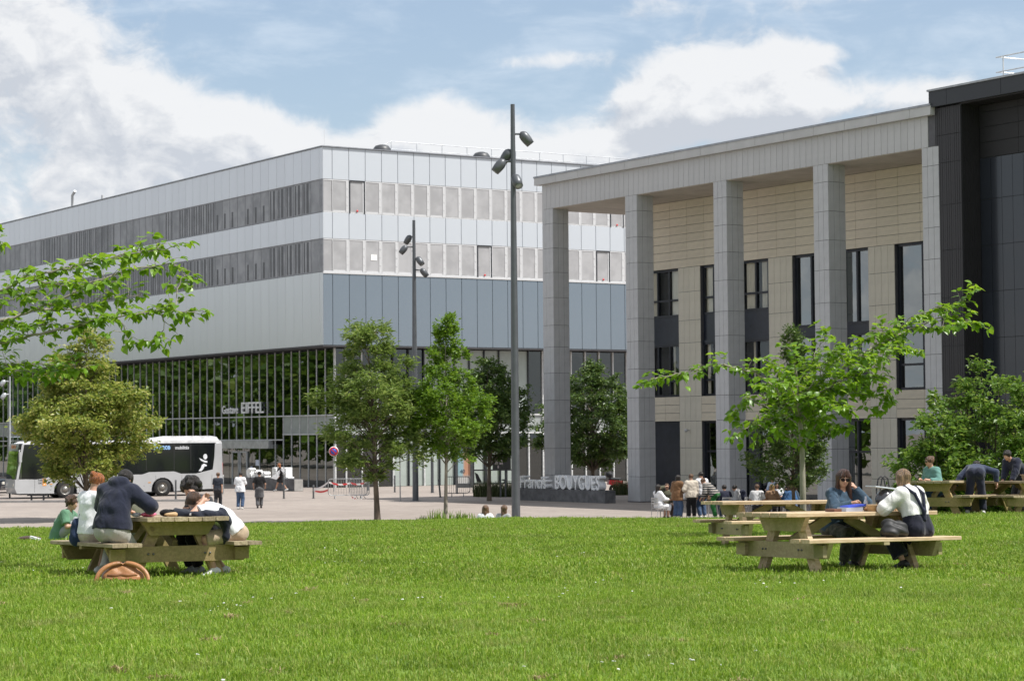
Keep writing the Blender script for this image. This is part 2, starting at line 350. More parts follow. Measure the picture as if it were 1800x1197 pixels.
def window_right(v0, w, z0, h, open_frame, blank=False):
    f = MB(); fm = m_frame_w
    f.box(0, w, -.03, 0, 0, .07); f.box(0, w, -.03, 0, h-.07, h); f.box(0, .035, -.03, 0, .07, h-.07)
    if not blank: f.box(w-.20, w, -.035, 0, .07, h-.07)
    o = f.build('window', fm, eiffel, (v0, .04, z0))
    p = MB(); p.box(.035, w-(.035 if blank else .20), -.012, 0, .07, h-.07); p.build('pane', m_screen_r, o)
    if open_frame:
        d = MB(); d.box(.03, .09, -.07, -.036, 0, h); d.box(w-.09, w-.03, -.07, -.036, 0, h); d.box(.09, w-.09, -.07, -.036, h-.06, h); d.build('sash', m_frame_d, o)
        r = MB(); r.lathe([(0, 0), (.07, 0), (.07, .02), (0, .02)], 10, (w*.5, -.08, .16), 'y'); r.build('sticker', mat('red_sticker', (.6, .03, .03), .5), o)
    elif not blank:
        for q in (.25, .5, .75): d = MB(); d.box(w-.16, w-.05, -.05, -.0355, h*q-.03, h*q+.03); d.build('hinge', m_frame_w, o)
        d = MB(); d.box(.06, w-.26, -.03, -.013, .07, .15); d.build('sill', m_frame_w if v0 < 9 else mat('grey_frame', (.35, .35, .35), .5), o)
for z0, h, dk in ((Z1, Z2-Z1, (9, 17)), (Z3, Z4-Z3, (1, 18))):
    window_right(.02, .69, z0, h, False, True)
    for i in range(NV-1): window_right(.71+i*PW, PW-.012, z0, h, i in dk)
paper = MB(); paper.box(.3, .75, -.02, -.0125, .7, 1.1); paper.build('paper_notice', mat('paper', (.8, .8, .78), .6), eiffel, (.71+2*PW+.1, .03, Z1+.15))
LW = {}
def window_left(i, z0, h, var):
    key = (round(h, 3), var)
    if key not in LW:
        f = MB(); w = PW-.012; f.box(0, w, -.03, 0, 0, .06); f.box(0, w, -.03, 0, h-.06, h); f.box(0, .03, -.03, 0, .06, h-.06)
        p = MB(); p.box(.03, w, -.012, 0, .06, h-.06); d = MB()
        if var == 1: d.box(.2, .36, -.02, -.0125, .1, h-.1); d.box(.62, .9, -.02, -.0125, .1, h-.1)
        if var == 2: d.box(.3, .55, -.02, -.0125, .1, h*.55)
        if var == 3: d.box(.15, .22, -.03, -.0125, .06, h-.06); d.box(.95, 1.1, -.02, -.0125, .06, h-.06); d.box(.5, .62, -.02, -.0125, .06, h-.06)
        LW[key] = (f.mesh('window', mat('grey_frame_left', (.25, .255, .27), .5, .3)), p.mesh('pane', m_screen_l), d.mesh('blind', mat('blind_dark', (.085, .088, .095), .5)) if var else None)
    a, pn, bl = LW[key]
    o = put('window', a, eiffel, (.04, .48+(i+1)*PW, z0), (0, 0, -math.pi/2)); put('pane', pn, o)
    if bl: put('blind', bl, o)
for z0, h in ((Z1, Z2-Z1), (Z3, Z4-Z3)):
    run = 1
    for i in range(NU):
        if i % 7 == 6: run = random.choice((0, 1, 2, 3, 3, 1))
        window_left(i, z0, h, run if i % 9 else 0)
    f = MB(); f.box(-.02, .04, 0, .47, 0, h); f.build('window_post', mat('grey_frame_left', (1, 1, 1)), eiffel, (.02, 0, z0))
# roof furniture
b = MB()
for v in np.arange(6.6, 33, 2.0): b.tube([(v, 2.6, ZT), (v, 2.6, ZT+1.05)], .022, 6)
b.tube([(6.6, 2.6, ZT+1.05), (33, 2.6, ZT+1.05)], .022, 6); b.tube([(6.6, 2.6, ZT+.55), (33, 2.6, ZT+.55)], .018, 6); b.tube([(6.6, 2.6, ZT+1.05), (5.2, 2.6, ZT+.4)], .02, 6)
b.build('roof_railing', mat('rail_pale', (.6, .62, .64), .4, .5), eiffel)
for v in (5.1, 12.9):
    b = MB(); b.lathe([(.62, 0), (.6, .22), (.45, .42), (.2, .5), (0, .52)], 14); b.build('roof_vent', mat('vent_grey', (.06, .063, .068), .45), eiffel, (v, 1.2, ZT+.07))
b = MB(); b.tube([(.3, .3, ZT), (.3, .3, ZT+1.1)], .009, 5); b.build('lightning_rod', m_frame_w, eiffel)
b = MB(); b.tube([(1.2, 46.5, ZT), (1.2, 46.5, ZT+1.3), (1.2, 45.9, ZT+1.6)], .12, 8); b.tube([(1.2, 40, ZT), (1.2, 40, ZT+.7)], .12, 8); b.build('roof_pipe', m_frame_w, eiffel)
# ground floor: glass set back, mullions, spandrels
GX, GY = 1.6, 1.5
m_glass_d = glass_mat('curtain_glass', (.10, .14, .12), 1.0)
m_glass_p = mat('frosted_pane', (.34, .385, .355), .22, 0, .05, .6, rnd=.05)
m_spandrel = mat('spandrel', (.30, .325, .315), .25, 0, .06, .8, rnd=.04)
m_mull = mat('mullion_alu', (.50, .51, .51), .45, .1); m_mull_w = mat('mullion_white', (.66, .67, .66), .4, .2)
ZT1, ZT2, ZH = 3.5, 4.75, 3.12
def slab(name, w, h, m, t=.03):
    b = MB(); b.box(0, w, -t, 0, 0, h); return b.mesh(name, m)
pane_cache = {}
def pane(name, w, h, m, loc, left):
    k = (name, round(w, 3), round(h, 3), m.name)
    if k not in pane_cache: pane_cache[k] = slab(name, w, h, m)
    put(name, pane_cache[k], eiffel, loc, (0, 0, -math.pi/2) if left else (0, 0, 0))
mul_cache = {}
def mull(h, loc, m, w=.09, d=.14, left=False):
    k = (round(h, 2), m.name, w)
    if k not in mul_cache: mul_cache[k] = slab('mullion', w, h, m, d)
    put('mullion', mul_cache[k], eiffel, loc, (0, 0, -math.pi/2) if left else (0, 0, 0))
NG = 58
for i in range(NG):
    y1 = GY+(i+1)*PW; u = GY+i*PW
    door = 10.2 < u+.1 < 18.7; near = u < 8.0; far = u > 54
    rows = [(0, ZT1, m_glass_d, 'pane'), (ZT1, ZT2, m_spandrel, 'spandrel'), (ZT2, ZS-.05, m_glass_d, 'pane')] if near or far else \
           [(0, ZH-.25, m_glass_d, 'pane'), (ZH-.25, ZH+.05, None, ''), (ZH+.05, ZT2, m_glass_d, 'pane'), (ZT2, ZS-.05, m_glass_d, 'pane')]
    for z0, z1, m, nm in rows:
        if m: pane(nm, PW-.05, z1-z0-.05, m, (GX+.02, y1-.025, z0+.02), True)
    zlow = ZH if door and i % 3 else 0
    mull(ZS-.05-zlow, (GX, u+.03, zlow), m_mull, .055, .06, True)
b = MB(); y9 = GY+NG*PW
b.box(GX-.1, GX, GY, y9, ZT2-.04, ZT2+.04); b.box(GX-.1, GX, GY, 8.85, ZT1-.04, ZT1+.04); b.box(GX-.1, GX, 8.85, y9, ZH-.02, ZH+.06)
b.build('transom', m_mull, eiffel)
b = MB(); b.box(GX-.35, GX+.02, 10.5, 18.6, 2.55, ZH-.03); b.build('door_canopy', mat('canopy_alu', (.45, .46, .46), .4, .5), eiffel)
for y0 in (14.4, 15.7):
    b = MB(); b.box(GX-.12, GX-.02, y0, y0+.1, 0, 2.35); b.box(GX-.12, GX-.02, y0+1.0, y0+1.1, 0, 2.35); b.box(GX-.12, GX-.02, y0+.1, y0+1.0, 2.25, 2.35)
    o = b.build('door', m_mull, eiffel)
    g = MB(); g.box(GX-.08, GX-.06, y0+.1, y0+1.0, .02, 2.25); g.build('pane', m_glass_d, o)
b = MB(); b.box(GX-.05, GX-.03, 12.6, 13.1, 1.35, 1.75); b.box(GX-.05, GX-.03, 13.6, 13.95, 1.0, 1.3); b.box(GX-.05, GX-.03, 9.2, 9.5, .9, 1.4); b.build('notice', mat('notice_paper', (.62, .65, .75), .6), eiffel)
# right face of the ground floor
vs = [GX, 2.4, 3.58, 4.76, 5.95]+[5.95+1.195*k for k in range(1, 23)]
for i in range(len(vs)-1):
    v0, v1 = vs[i], vs[i+1]; w = v1-v0-.04
    lowp = 5.9 < v0 < 15.4; upp = 8.2 < v0 < 16.6
    for z0, z1, m, nm in ((0, ZT1, m_glass_p if lowp else m_glass_d, 'pane'), (ZT1, ZT2, m_spandrel, 'spandrel'), (ZT2, ZS-.05, m_glass_p if upp else m_glass_d, 'pane')):
        pane(nm, w, z1-z0-.05, m, (v0+.02, GY+.02, z0+.02), False)
    white = v0 < 6 or v0 > 16.5
    mull(ZT1, (v0-.04, GY, 0), m_mull_w if white or i % 3 == 0 else m_frame_d, .08)
    mull(ZT2-ZT1, (v0-.04, GY, ZT1), m_mull_w, .07); mull(ZS-ZT2-.05, (v0-.04, GY, ZT2), m_mull_w if v0 < 5 or v0 > 17 else m_frame_d, .07)
b = MB(); b.box(GX, 33, GY-.1, GY, ZT1-.05, ZT1+.05); b.box(GX, 33, GY-.1, GY, ZT2-.05, ZT2+.05); b.build('transom', m_mull_w, eiffel)
# what stands inside the glass
b = MB(); b.box(9, 9.2, 8, 73, 0, ZS); b.box(9.2, 33, 8, 8.2, 0, ZS); b.box(GX+.3, 33, GY+.3, 73, 4.0, 4.3); b.box(GX+.3, 33, GY+.3, 73, -.02, .012)
for u in np.arange(6, 72, 7.3): b.box(4.2, 4.7, u, u+.5, 0, ZS)
for v in np.arange(9, 32, 7.3): b.box(v, v+.5, 4.2, 4.7, 0, ZS)
b.build('interior', mat('interior_grey', (.10, .10, .095), .8), eiffel)
b = MB()
for u, w_, h_ in ((7.5, 1.2, 1.1), (9.5, 2.4, 1.0), (3, 2.2, 1.0)): b.box(3.4, 4.1, u, u+w_, 0, h_)
b.box(3.5, 5.5, 3.2, 3.8, 0, 1.7); b.build('counter', mat('counter_dark', (.03, .028, .026), .5), eiffel)

# raised letters on the glass
FONT = {}
def letters(text, size, ext, parent, loc, rot, m, sx=1.0, name='letter', track=1.0, stroke=.0, bev=0):
    """each character its own mesh object; baseline along local x, standing along local y of rot"""
    cu = bpy.data.curves.new('glyph', 'FONT'); cu.size = size; cu.extrude = ext/2; cu.offset = stroke; cu.resolution_u = 3
    tmp = bpy.data.objects.new('glyph', cu); COL.objects.link(tmp); dg = bpy.context.evaluated_depsgraph_get
    def adv(t):
        cu.body = t; bpy.context.view_layer.update(); e = tmp.evaluated_get(dg()); return e.dimensions.x
    R = Matrix.LocRotScale(Vector(loc), rot, None)
    x = 0.0; base = adv('||')
    for ch in text:
        w = adv('|'+ch+'|')-base
        if ch != ' ':
            cu.body = ch; bpy.context.view_layer.update(); me = bpy.data.meshes.new_from_object(tmp.evaluated_get(dg())); me.materials.clear(); me.materials.append(m)
            minx = min(v.co.x for v in me.vertices); off = (w-(max(v.co.x for v in me.vertices)-minx))/2
            for v in me.vertices: v.co.x = (v.co.x-minx)*sx
            o = bpy.data.objects.new(name, me); COL.objects.link(o)
            if parent is not None: o.parent = parent
            o.matrix_local = R @ Matrix.Translation((x+off*sx, 0, 0))
        x += w*sx*track
    bpy.data.objects.remove(tmp); return x
from mathutils import Euler, Quaternion
ROT_LEFT = Matrix(((0, 0, -1), (-1, 0, 0), (0, 1, 0))).to_quaternion()      # text runs along -y, faces -x
m_letter = mat('letter_white', (.78, .79, .78), .4)
letters('Gustave', .80, .06, eiffel, (GX-.3, 18.0, 5.03), ROT_LEFT, m_letter, 1.0, stroke=.004)
letters('EIFFEL', 1.10, .06, eiffel, (GX-.3, 14.86, 5.02), ROT_LEFT, m_letter, 1.22, stroke=.012)

# ------------------------------------------------------------------ the building with the portico
B0 = on_ground(1103, 882)
porch = thing('colonnade_building', 'grey panelled building whose tall square columns carry a deep flat roof', 'building', B0, THETA)
m_grey = mat('grey_board', (.46, .46, .465), .55, 0, .03, 1.5, rnd=.03); m_grey_c = mat('grey_column', (.45, .455, .465), .55, 0, .03, 1.5, rnd=.025)
m_cap = mat('grey_cap', (.47, .47, .47), .5, 0, .03, 1.2, rnd=.02); m_joint = mat('joint_dark', (.09, .09, .1), .8)
m_beige = mat('beige_board', (.66, .60, .48), .6, 0, .03, 1.5, rnd=.03, bump=.08, bscale=9, stretch=(1, 1, 6)); m_beige_v = mat('beige_pier', (.65, .615, .515), .6, 0, .03, 1.5, rnd=.025)
m_navy = mat('navy_frame', (.016, .019, .028), .35); m_navy_p = mat('navy_panel', (.02, .025, .038), .3)
LEV = [0, 1.26, 2.65, 4.0, 5.17, 6.59, 7.96, 9.10, 10.55, 11.87, 13.15, 14.45, 15.24]
def ribbed(name, w, h, n, m, t=.03):     # panel of n boards with real grooves, face in xz to -y
    b = MB(); g = .016
    for i in range(n):
        x0, x1 = i*w/n+g/2, (i+1)*w/n-g/2
        b.add([(x0, -t, 0), (x1, -t, 0), (x1, -t, h), (x0, -t, h), (x0, 0, 0), (x1, 0, 0), (x1, 0, h), (x0, 0, h)], [(0, 1, 2, 3), (0, 4, 5, 1), (1, 5, 6, 2), (2, 6, 7, 3), (3, 7, 4, 0)])
    return b.mesh(name, m)
RL = (0, 0, -math.pi/2)
rb = {}
def rib(w, h, n, m, name='panel'):
    k = (round(w, 3), round(h, 3), n, m.name)
    if k not in rb: rb[k] = ribbed(name, w, h, n, m)
    return rb[k]
for s0 in (-7.46, .05, 7.21, 14.43, 21.4):
    y1 = -s0; y0 = y1-1.0
    c = MB(); c.box(.03, .97, y0+.03, y1-.03, 0, 15.2); c.box(-.012, 1.012, y0-.012, y1+.012, 0, .05)
    col = c.build('column', m_joint, porch)
    for z0, z1 in zip(LEV[:-1], LEV[1:]):
        h = z1-z0-.02
        put('panel', rib(1.0, h, 3, m_grey_c), col, (.03, y1, z0+.01), RL)
        put('panel', rib(1.0, h, 3, m_grey_c), col, (0, y0+.03, z0+.01))
YE = -22.2
b = MB(); b.box(.03, 12, YE, 7.43, 15.26, 16.98); b.build('roof_slab', m_joint, porch)
k = 0; y = 7.46; w = .412
while y-w > YE:
    put('board', rib(w, 1.3, 1, m_grey, 'board'), porch, (.03, y, 15.245), RL); y -= w
y = 7.9
capm = {}
while y > YE+.05:
    w = min(2.06, y-YE)
    b = MB(); b.box(-.22, .2, y-w+.008, y-.008, 16.55, 16.93); b.build('fascia_panel', m_cap, porch); y -= w
b = MB(); b.box(-.25, 12, YE, 7.93, 16.93, 17.02); b.build('roof_edge', mat('edge_metal', (1, 1, 1)), porch)
# soffit panels, warm reflected light put into their tan colour
y = 7.4
m_soffit_bounce = mat('soffit_bounce_tint', (.47, .43, .385), .6, 0, .04, 1.5, rnd=.03)
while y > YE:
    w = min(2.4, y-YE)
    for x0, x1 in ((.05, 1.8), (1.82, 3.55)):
        b = MB(); b.box(x0, x1, y-w+.01, y-.01, 15.215, 15.255); b.build('soffit_panel', m_soffit_bounce, porch)
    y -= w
b = MB(); b.box(3.57, 12, 4.0, 7.4, 15.215, 15.255); b.build('soffit_panel', m_soffit_bounce, porch)
# wall behind the columns
XW = 3.6; YS = 3.9
b = MB(); b.box(XW+.7, 14, YE, YS, 0, 15.21); b.box(XW+.03, XW+.7, 3.38, YS, 0, 15.2); b.box(XW+.03, XW+.7, YE, 3.38, 11.8, 15.2)
PIERS = [(-.39, 1.43), (6.82, 8.6), (13.96, 15.71), (21.1, 22.2)]; WINS = [(-3.4, -.39), (1.43, 6.82), (8.6, 13.96), (15.71, 21.1)]
for s0, s1 in PIERS: b.box(XW+.03, XW+.7, -s1, -s0, 0, 11.8)
for s0, s1 in WINS: b.box(XW+.03, XW+.7, -s1, -s0, 4.0, 5.24)
b.build('wall', m_joint, porch)
def boards_h(z0, z1, n, s0, s1, L=1.42):
    h = (z1-z0)/n
    s = s0; rows = []
    while s < s1-.02:
        L1 = min(L, s1-s)
        for i in range(n): put('board', rib(round(L1, 3), h-.02, 1, m_beige, 'board'), porch, (XW+.03, -s, z0+i*h+.01), RL)
        s += L1
boards_h(11.79, 15.22, 8, -3.9, 22.2)
for s0, s1 in WINS: boards_h(4.0, 5.25, 3, s0, s1, 1.8)
boards_h(4.0, 5.25, 3, -3.9, -3.4)
for s0, s1 in PIERS+[(-3.9, -3.4)]:
    n = max(1, round((s1-s0)/.45))
    for z0, z1 in ((0, 1.26), (1.26, 2.65), (2.65, 4.0), (4.0, 5.25), (5.25, 6.59), (6.59, 7.96), (7.96, 9.1), (9.1, 10.55), (10.55, 11.79)):
        if s0 == -3.9 and z0 == 4.0: continue
        w = (s1-s0)/n
        for i in range(n): put('board', rib(w, z1-z0-.02, 1, m_beige_v, 'board'), porch, (XW+.03, -(s0+i*w), z0+.01), RL)
m_glass_w = glass_mat('window_glass', (.97, .975, .97), .6); m_glass_b = glass_mat('tinted_glass', (.12, .16, .19), 2.1)
m_curtain = mat('curtain_cloth', (.66, .62, .52), .8, 0, .06, 4, stretch=(1, 8, .3)); m_room = mat('dark_room', (.03, .03, .032), .8)
def glazed(s0, s1, z0, z1, cols, rows, gm, curtain=None, solid=None, frame=.11):
    """one window opening: navy frame with bars at fractions cols/rows, one pane object in each field"""
    f = MB(); x = XW+.28; xs = [0]+list(cols)+[1]; zs = [0]+list(rows)+[1]; W, H = s1-s0, z1-z0
    f.box(x-.12, x+.05, -s1, -s0, z0, z0+frame); f.box(x-.12, x+.05, -s1, -s0, z1-frame, z1)
    for c in xs:
        cy = -(s0+min(max(c*W, frame/2), W-frame/2)); f.box(x-.1, x+.045, cy-frame/2, cy+frame/2, z0+frame, z1-frame)
    for r in rows: f.box(x-.08, x+.04, -s1+frame, -s0-frame, z0+r*H-.05, z0+r*H+.05)
    o = f.build('window', m_navy, porch)
    for a, c in zip(xs[:-1], xs[1:]):
        for d, e in zip(zs[:-1], zs[1:]):
            p = MB(); p.box(x-.01, x+.01, -(s0+c*W)+.03, -(s0+a*W)-.03, z0+d*H+.03, z0+e*H-.03); p.build('pane', gm, o)
    if curtain:
        for a, c in curtain:
            v = []; n = 28
            for i in range(n+1):
                yy = -(s0+W*(a+(c-a)*i/n)); xx = x+.09+.035*math.sin(i*1.9)
                v += [(xx, yy, z0+.05), (xx, yy, z1-.05)]
            cb = MB(); cb.add(v, [(2*i, 2*i+2, 2*i+3, 2*i+1) for i in range(n)], True); cb.build('curtain', m_curtain, o)
    return o
def panel_navy(s0, s1, z0, z1):
    p = MB(); x = XW+.2
    p.box(x, x+.05, -s1, -s0, z0, z1); p.box(x-.06, x-.002, -s1, -s0, z0-.02, z0+.1); p.build('spandrel_panel', m_navy_p, porch)
for s0, s1, cols in ((-3.4, -.39, (.33, .66)), (1.43, 6.82, (.16, .4, .59, .78))):
    glazed(s0, s1, 9.33, 11.79, cols, (.35,), m_glass_w, [(0, .14), (.2, .38), (.42, .58), (.61, .77), (.83, .9)] if s1 > 0 else [(.05, .3), (.66, .98)])
    panel_navy(s0, s1, 7.95, 9.33); glazed(s0, s1, 5.25, 7.93, cols, (.3,), m_glass_w, [(.02, .06), (.7, .74)])
glazed(8.6, 13.96, 8.35, 11.79, (.22, .64, .82), (), m_glass_b, [(.58, .82)]); panel_navy(8.6, 13.96, 7.95, 8.35); glazed(8.6, 13.96, 5.25, 7.93, (.22, .45, .64, .82), (.3,), m_glass_b)
glazed(15.71, 21.1, 7.95, 11.79, (.3, .62), (), m_glass_b); glazed(15.71, 21.1, 5.25, 7.93, (.3, .62), (.42,), m_glass_b)
# ground floor doors and shop windows
p = MB(); p.box(XW+.15, XW+.2, .39, 3.4, 0, 4.0)
for z in (1.0, 2.0, 3.0): p.box(XW+.135, XW+.149, .39, 3.4, z, z+.02)
p.build('door', m_navy_p, porch)
for s0, s1, cols in ((1.43, 6.82, (.18, .4, .6, .8)), (8.6, 13.96, (.3, .62, .8)), (15.71, 21.1, (.3, .6))):
    glazed(s0, s1, 0, 4.0, cols, (.62,), m_glass_b)
b = MB()
for s in (12.15, 12.4): b.tube([(XW+.02, -s, .5), (XW+.02, -s, 2.3)], .02, 6)
b.build('door_handle', mat('steel_bright', (.6, .6, .6), .3, .9), porch)
b = MB(); b.box(XW+.3, XW+.65, YE+.1, 3.3, 3.95, 4.05); b.box(XW+.3, XW+.65, YE+.1, 3.3, 7.97, 8.0); b.box(XW+.62, XW+.68, YE+.1, 3.3, 0, 11.7); b.build('room_shell', m_room, porch)
b = MB(); b.tube([(XW-.02, -.4, 3.55), (XW-.14, -.4, 3.55)], .03, 6); b.ball((XW-.2, -.4, 3.53), .09); b.build('camera_dome', m_frame_w, porch)

# ------------------------------------------------------------------ the black block at the right
tower = thing('black_building', 'black clad block with ribbed corner pier, taller than the colonnade beside it', 'building', B0, THETA)
m_blk = mat('black_rib', (.020, .019, .021), .5, 0, .05, 2, rnd=.06); m_blk_c = mat('black_cap', (.030, .033, .038), .45, .2, .04, 1, rnd=.05)
m_blk_m = mat('black_matt', (.013, .013, .014), .6, 0, .05, 1, rnd=.06); m_blk_g = mat('black_gloss', (.022, .026, .034), .22, 0, .03, 1, rnd=.08, coat=.25)
TY = -22.23; TE = -46
b = MB(); b.box(1.06, 20, TE, TY, 0, 17.0); b.box(.04, 1.06, -23.72, TY, 0, 16.8); b.build('core', m_dark, tower)
LV = [0, 1.6, 3.3, 5.0, 6.9, 8.9, 10.87, 12.74, 14.5, 15.65, 16.82]
for z0, z1 in zip(LV[:-1], LV[1:]):
    for s in (22.23, 22.72, 23.21): put('panel', rib(.5, z1-z0-.02, 4, m_blk), tower, (.04, -s, z0+.01), RL)
    put('panel', rib(1.0, z1-z0-.02, 8, m_blk), tower, (.05, -23.70, z0+.01))
y = -22.05; i = 0
while y > TE:
    w = 1.05 if i == 0 else 3.1; i += 1
    b = MB(); b.box(-.18, .3, y-w+.008, y-.008, 16.86, 17.52); b.build('fascia_panel', m_blk_c, tower); y -= w
b = MB(); b.box(-.24, 20, TE, -22.0, 17.52, 17.6); b.build('roof_edge', mat('edge_pale', (.36, .37, .38), .4, .6), tower)
b = MB(); b.box(-.05, 1.05, TE, -23.73, 16.8, 16.86); b.build('soffit', m_blk_m, tower)
for z0, z1 in ((14.62, 15.25), (15.25, 15.88), (15.88, 16.5), (16.5, 16.8)):
    s = 23.75
    while s < 45:
        put('panel', rib(2.2, z1-z0-.03, 1, m_blk_m), tower, (1.05, -s, z0+.015), RL); s += 2.2
for z0, z1 in ((0, 1.7), (1.7, 3.5), (3.5, 5.3), (5.3, 7.2), (7.2, 9.1), (9.1, 11.0), (11.0, 12.9), (12.9, 14.6)):
    s = 23.75
    while s < 40: put('panel', rib(.61, z1-z0-.02, 1, m_blk_g), tower, (1.05, -s, z0+.01), RL); s += .61
b = MB(); zr = 17.6
for s in np.arange(25.0, 45, 2.1): b.tube([(1.2, -s, zr), (1.2, -s, zr+1.1)], .03, 6); b.tube([(3.2, -s-.6, zr), (3.2, -s-.6, zr+1.1)], .03, 6)
for z in (zr+.48, zr+1.1): b.tube([(1.2, -24.6, z), (1.2, -45, z)], .03, 6); b.tube([(1.2, -24.7, z), (3.2, -24.9, z), (3.2, -45, z)], .03, 6)
b.build('roof_railing', mat('rail_white', (.62, .64, .65), .4, .4), tower)
# ------------------------------------------------------------------ trees
m_bark = mat('bark', (.12, .095, .07), .9, 0, .2, 6, bump=.6, bscale=25, stretch=(1, 1, .25)); m_bark_p = mat('bark_pale', (.26, .235, .19), .85, 0, .15, 6, bump=.4, bscale=25, stretch=(1, 1, .3))
L_DARK = leaf_mat('leaf_dark', (.04, .085, .016), (.09, .16, .028), (.16, .22, .05), .3)
L_MID = leaf_mat('leaf_mid', (.07, .15, .018), (.135, .235, .03), (.22, .30, .06), .4)
L_ASH = leaf_mat('leaf_ash', (.10, .165, .03), (.17, .255, .05), (.30, .36, .11), .42)
L_HORN = leaf_mat('leaf_hornbeam', (.085, .18, .012), (.145, .265, .02), (.22, .34, .04), .42)
L_LIND = leaf_mat('leaf_linden', (.11, .175, .025), (.28, .33, .06), (.48, .46, .15), .42)
L_BIG = leaf_mat('leaf_mulberry', (.10, .21, .012), (.155, .285, .016), (.22, .35, .03), .44, .36)
def leaf_cloud(P, size, seed, up=.55, droop=0., outward=None, asp=.55):
    """folded rhombic leaves at the points P"""
    r = np.random.default_rng(seed); n = len(P); P = np.asarray(P)
    d = r.normal(size=(n, 3)); d[:, 2] = d[:, 2]*.5-droop
    if outward is not None: d += outward*.8
    d /= np.linalg.norm(d, axis=1)[:, None]
    nn = r.normal(size=(n, 3))*.8; nn[:, 2] += up*2
    s = np.cross(d, nn); s /= np.linalg.norm(s, axis=1)[:, None]+1e-9; nn = np.cross(s, d)
    L = (size*r.uniform(.55, 1.45, n))[:, None]; w = L*asp*.5
    mid = P+d*L*.45
    V = np.stack([P, mid+s*w+nn*L*.10, P+d*L-nn*L*.12, mid-s*w+nn*L*.10], 1).reshape(-1, 3)
    i = np.arange(n)[:, None]*4
    F = np.concatenate([i+np.array([[0, 1, 2]]), i+np.array([[0, 2, 3]])], 0)
    return V, F
def make_tree(name, label, cat, base, prof, leaf, lmat, ncl, per, seed, trunk_r=.1, bark=None, droop=0., clump=.42, lean=(0, 0), asp=.55, up=.55, group=None, stems=1, flat=.6, hollow=.35, lobes=7, lobe_amp=.22):
    """prof: (height, radius) of the crown; leaf clumps sit on limbs that leave a tapered trunk"""
    bark = bark or m_bark; r = np.random.default_rng(seed)
    root = thing(name, label, cat, base, 0, group)
    zs = np.array([p[0] for p in prof]); rs = np.array([p[1] for p in prof]); H = zs[-1]
    area = np.interp(np.linspace(zs[0], H, 200), zs, rs)+.12; cdf = np.cumsum(area**1.25); cdf /= cdf[-1]
    ph = r.uniform(0, 6.28, (3,)); cent = []
    tries = 0
    while len(cent) < ncl and tries < ncl*30:
        tries += 1
        z = np.interp(r.random(), cdf, np.linspace(zs[0], H, 200)); R = np.interp(z, zs, rs); a = r.uniform(0, 6.28)
        k = 1+lobe_amp*math.sin(3*a+ph[0]+z*1.3)+lobe_amp*.7*math.sin(5*a+ph[1]-z*2.1)+lobe_amp*.5*math.sin(2*z*lobes/3+ph[2])
        q = R*k*(hollow+(1-hollow)*math.sqrt(r.random()))
        c = np.array([q*math.cos(a)+lean[0]*z/H, q*math.sin(a)+lean[1]*z/H, z])
        if all(np.sum((c-e)**2) > (clump*.55)**2 for e in cent[-60:]): cent.append(c)
    tb = MB(); top = H*.9
    T = lambda t: Vector((lean[0]*t+.06*math.sin(t*5+ph[0])*t*top*.12, lean[1]*t+.06*math.sin(t*4+ph[1])*t*top*.12, top*t))
    if stems == 1:
        tb.tube([T(t)-Vector((0, 0, .25 if t == 0 else 0)) for t in np.linspace(0, 1, 10)], [trunk_r*(1.25 if t == 0 else 1)*(1-t*.86) for t in np.linspace(0, 1, 10)], 9)
    else:
        for k in range(stems):
            a = 6.28*k/stems+ph[0]; R = rs.max()*.55
            tb.tube([(.1*math.cos(a), .1*math.sin(a), -.2)]+[(R*math.cos(a)*t**1.3, R*math.sin(a)*t**1.3, H*.85*t) for t in (.3, .6, 1)], [trunk_r, trunk_r*.8, trunk_r*.5, trunk_r*.2], 7)
    order = r.permutation(len(cent))[:min(len(cent), 90)]
    for j in order:
        c = Vector(cent[j]); rr = math.hypot(c.x, c.y); z0 = max(zs[0]*.8, c.z-rr*r.uniform(.5, 1.1)); z0 = min(z0, c.z-.05)
        s = T(min(1, z0/top)) if stems == 1 else Vector((c.x*.3, c.y*.3, z0*.7)); m = (s+c)/2+Vector((0, 0, rr*.12))
        tb.tube([s, m, c], [trunk_r*.28*(1-z0/H*.6), trunk_r*.16, trunk_r*.05], 5, False)
    tb.build('trunk', bark, root)
    P = []; O = []
    for c in cent:
        n = int(per*1.9*r.uniform(.5, 1.5)); out = np.array([c[0], c[1], .15*H*.1]); out = out/(np.linalg.norm(out)+1e-6)
        # leaves along a few twigs of the clump
        nt = max(3, n//9); tw = r.normal(size=(nt, 3)); tw[:, 2] = tw[:, 2]*flat-droop*.6; tw += out*.5; tw /= np.linalg.norm(tw, axis=1)[:, None]
        i = r.integers(0, nt, n); t = r.random(n)**.8*clump*r.uniform(.7, 1.25)
        P.append(c+tw[i]*t[:, None]+r.normal(size=(n, 3))*clump*.11); O.append(np.repeat(out[None], n, 0))
    V, F = leaf_cloud(np.concatenate(P), leaf, seed+1, up, droop, np.concatenate(O), asp)
    put('crown', np_mesh('crown', V, F, lmat, False), root)
    return root
g0 = lambda px, py, Y: Vector((at(px, py, Y).x, Y, 0))
make_tree('linden_tree', 'yellow green linden tree in flower in front of the bus', 'tree', g0(151, 880, 92),
          [(1.5, .6), (2.1, 1.3), (3.0, 2.0), (3.8, 2.45), (4.4, 2.5), (5.0, 2.05), (5.6, 1.55), (6.5, 1.0), (7.3, .5), (7.9, .1)], .165, L_LIND, 150, 120, 8, .12, droop=.25, clump=.66, hollow=.35, flat=.3, lobe_amp=.16)
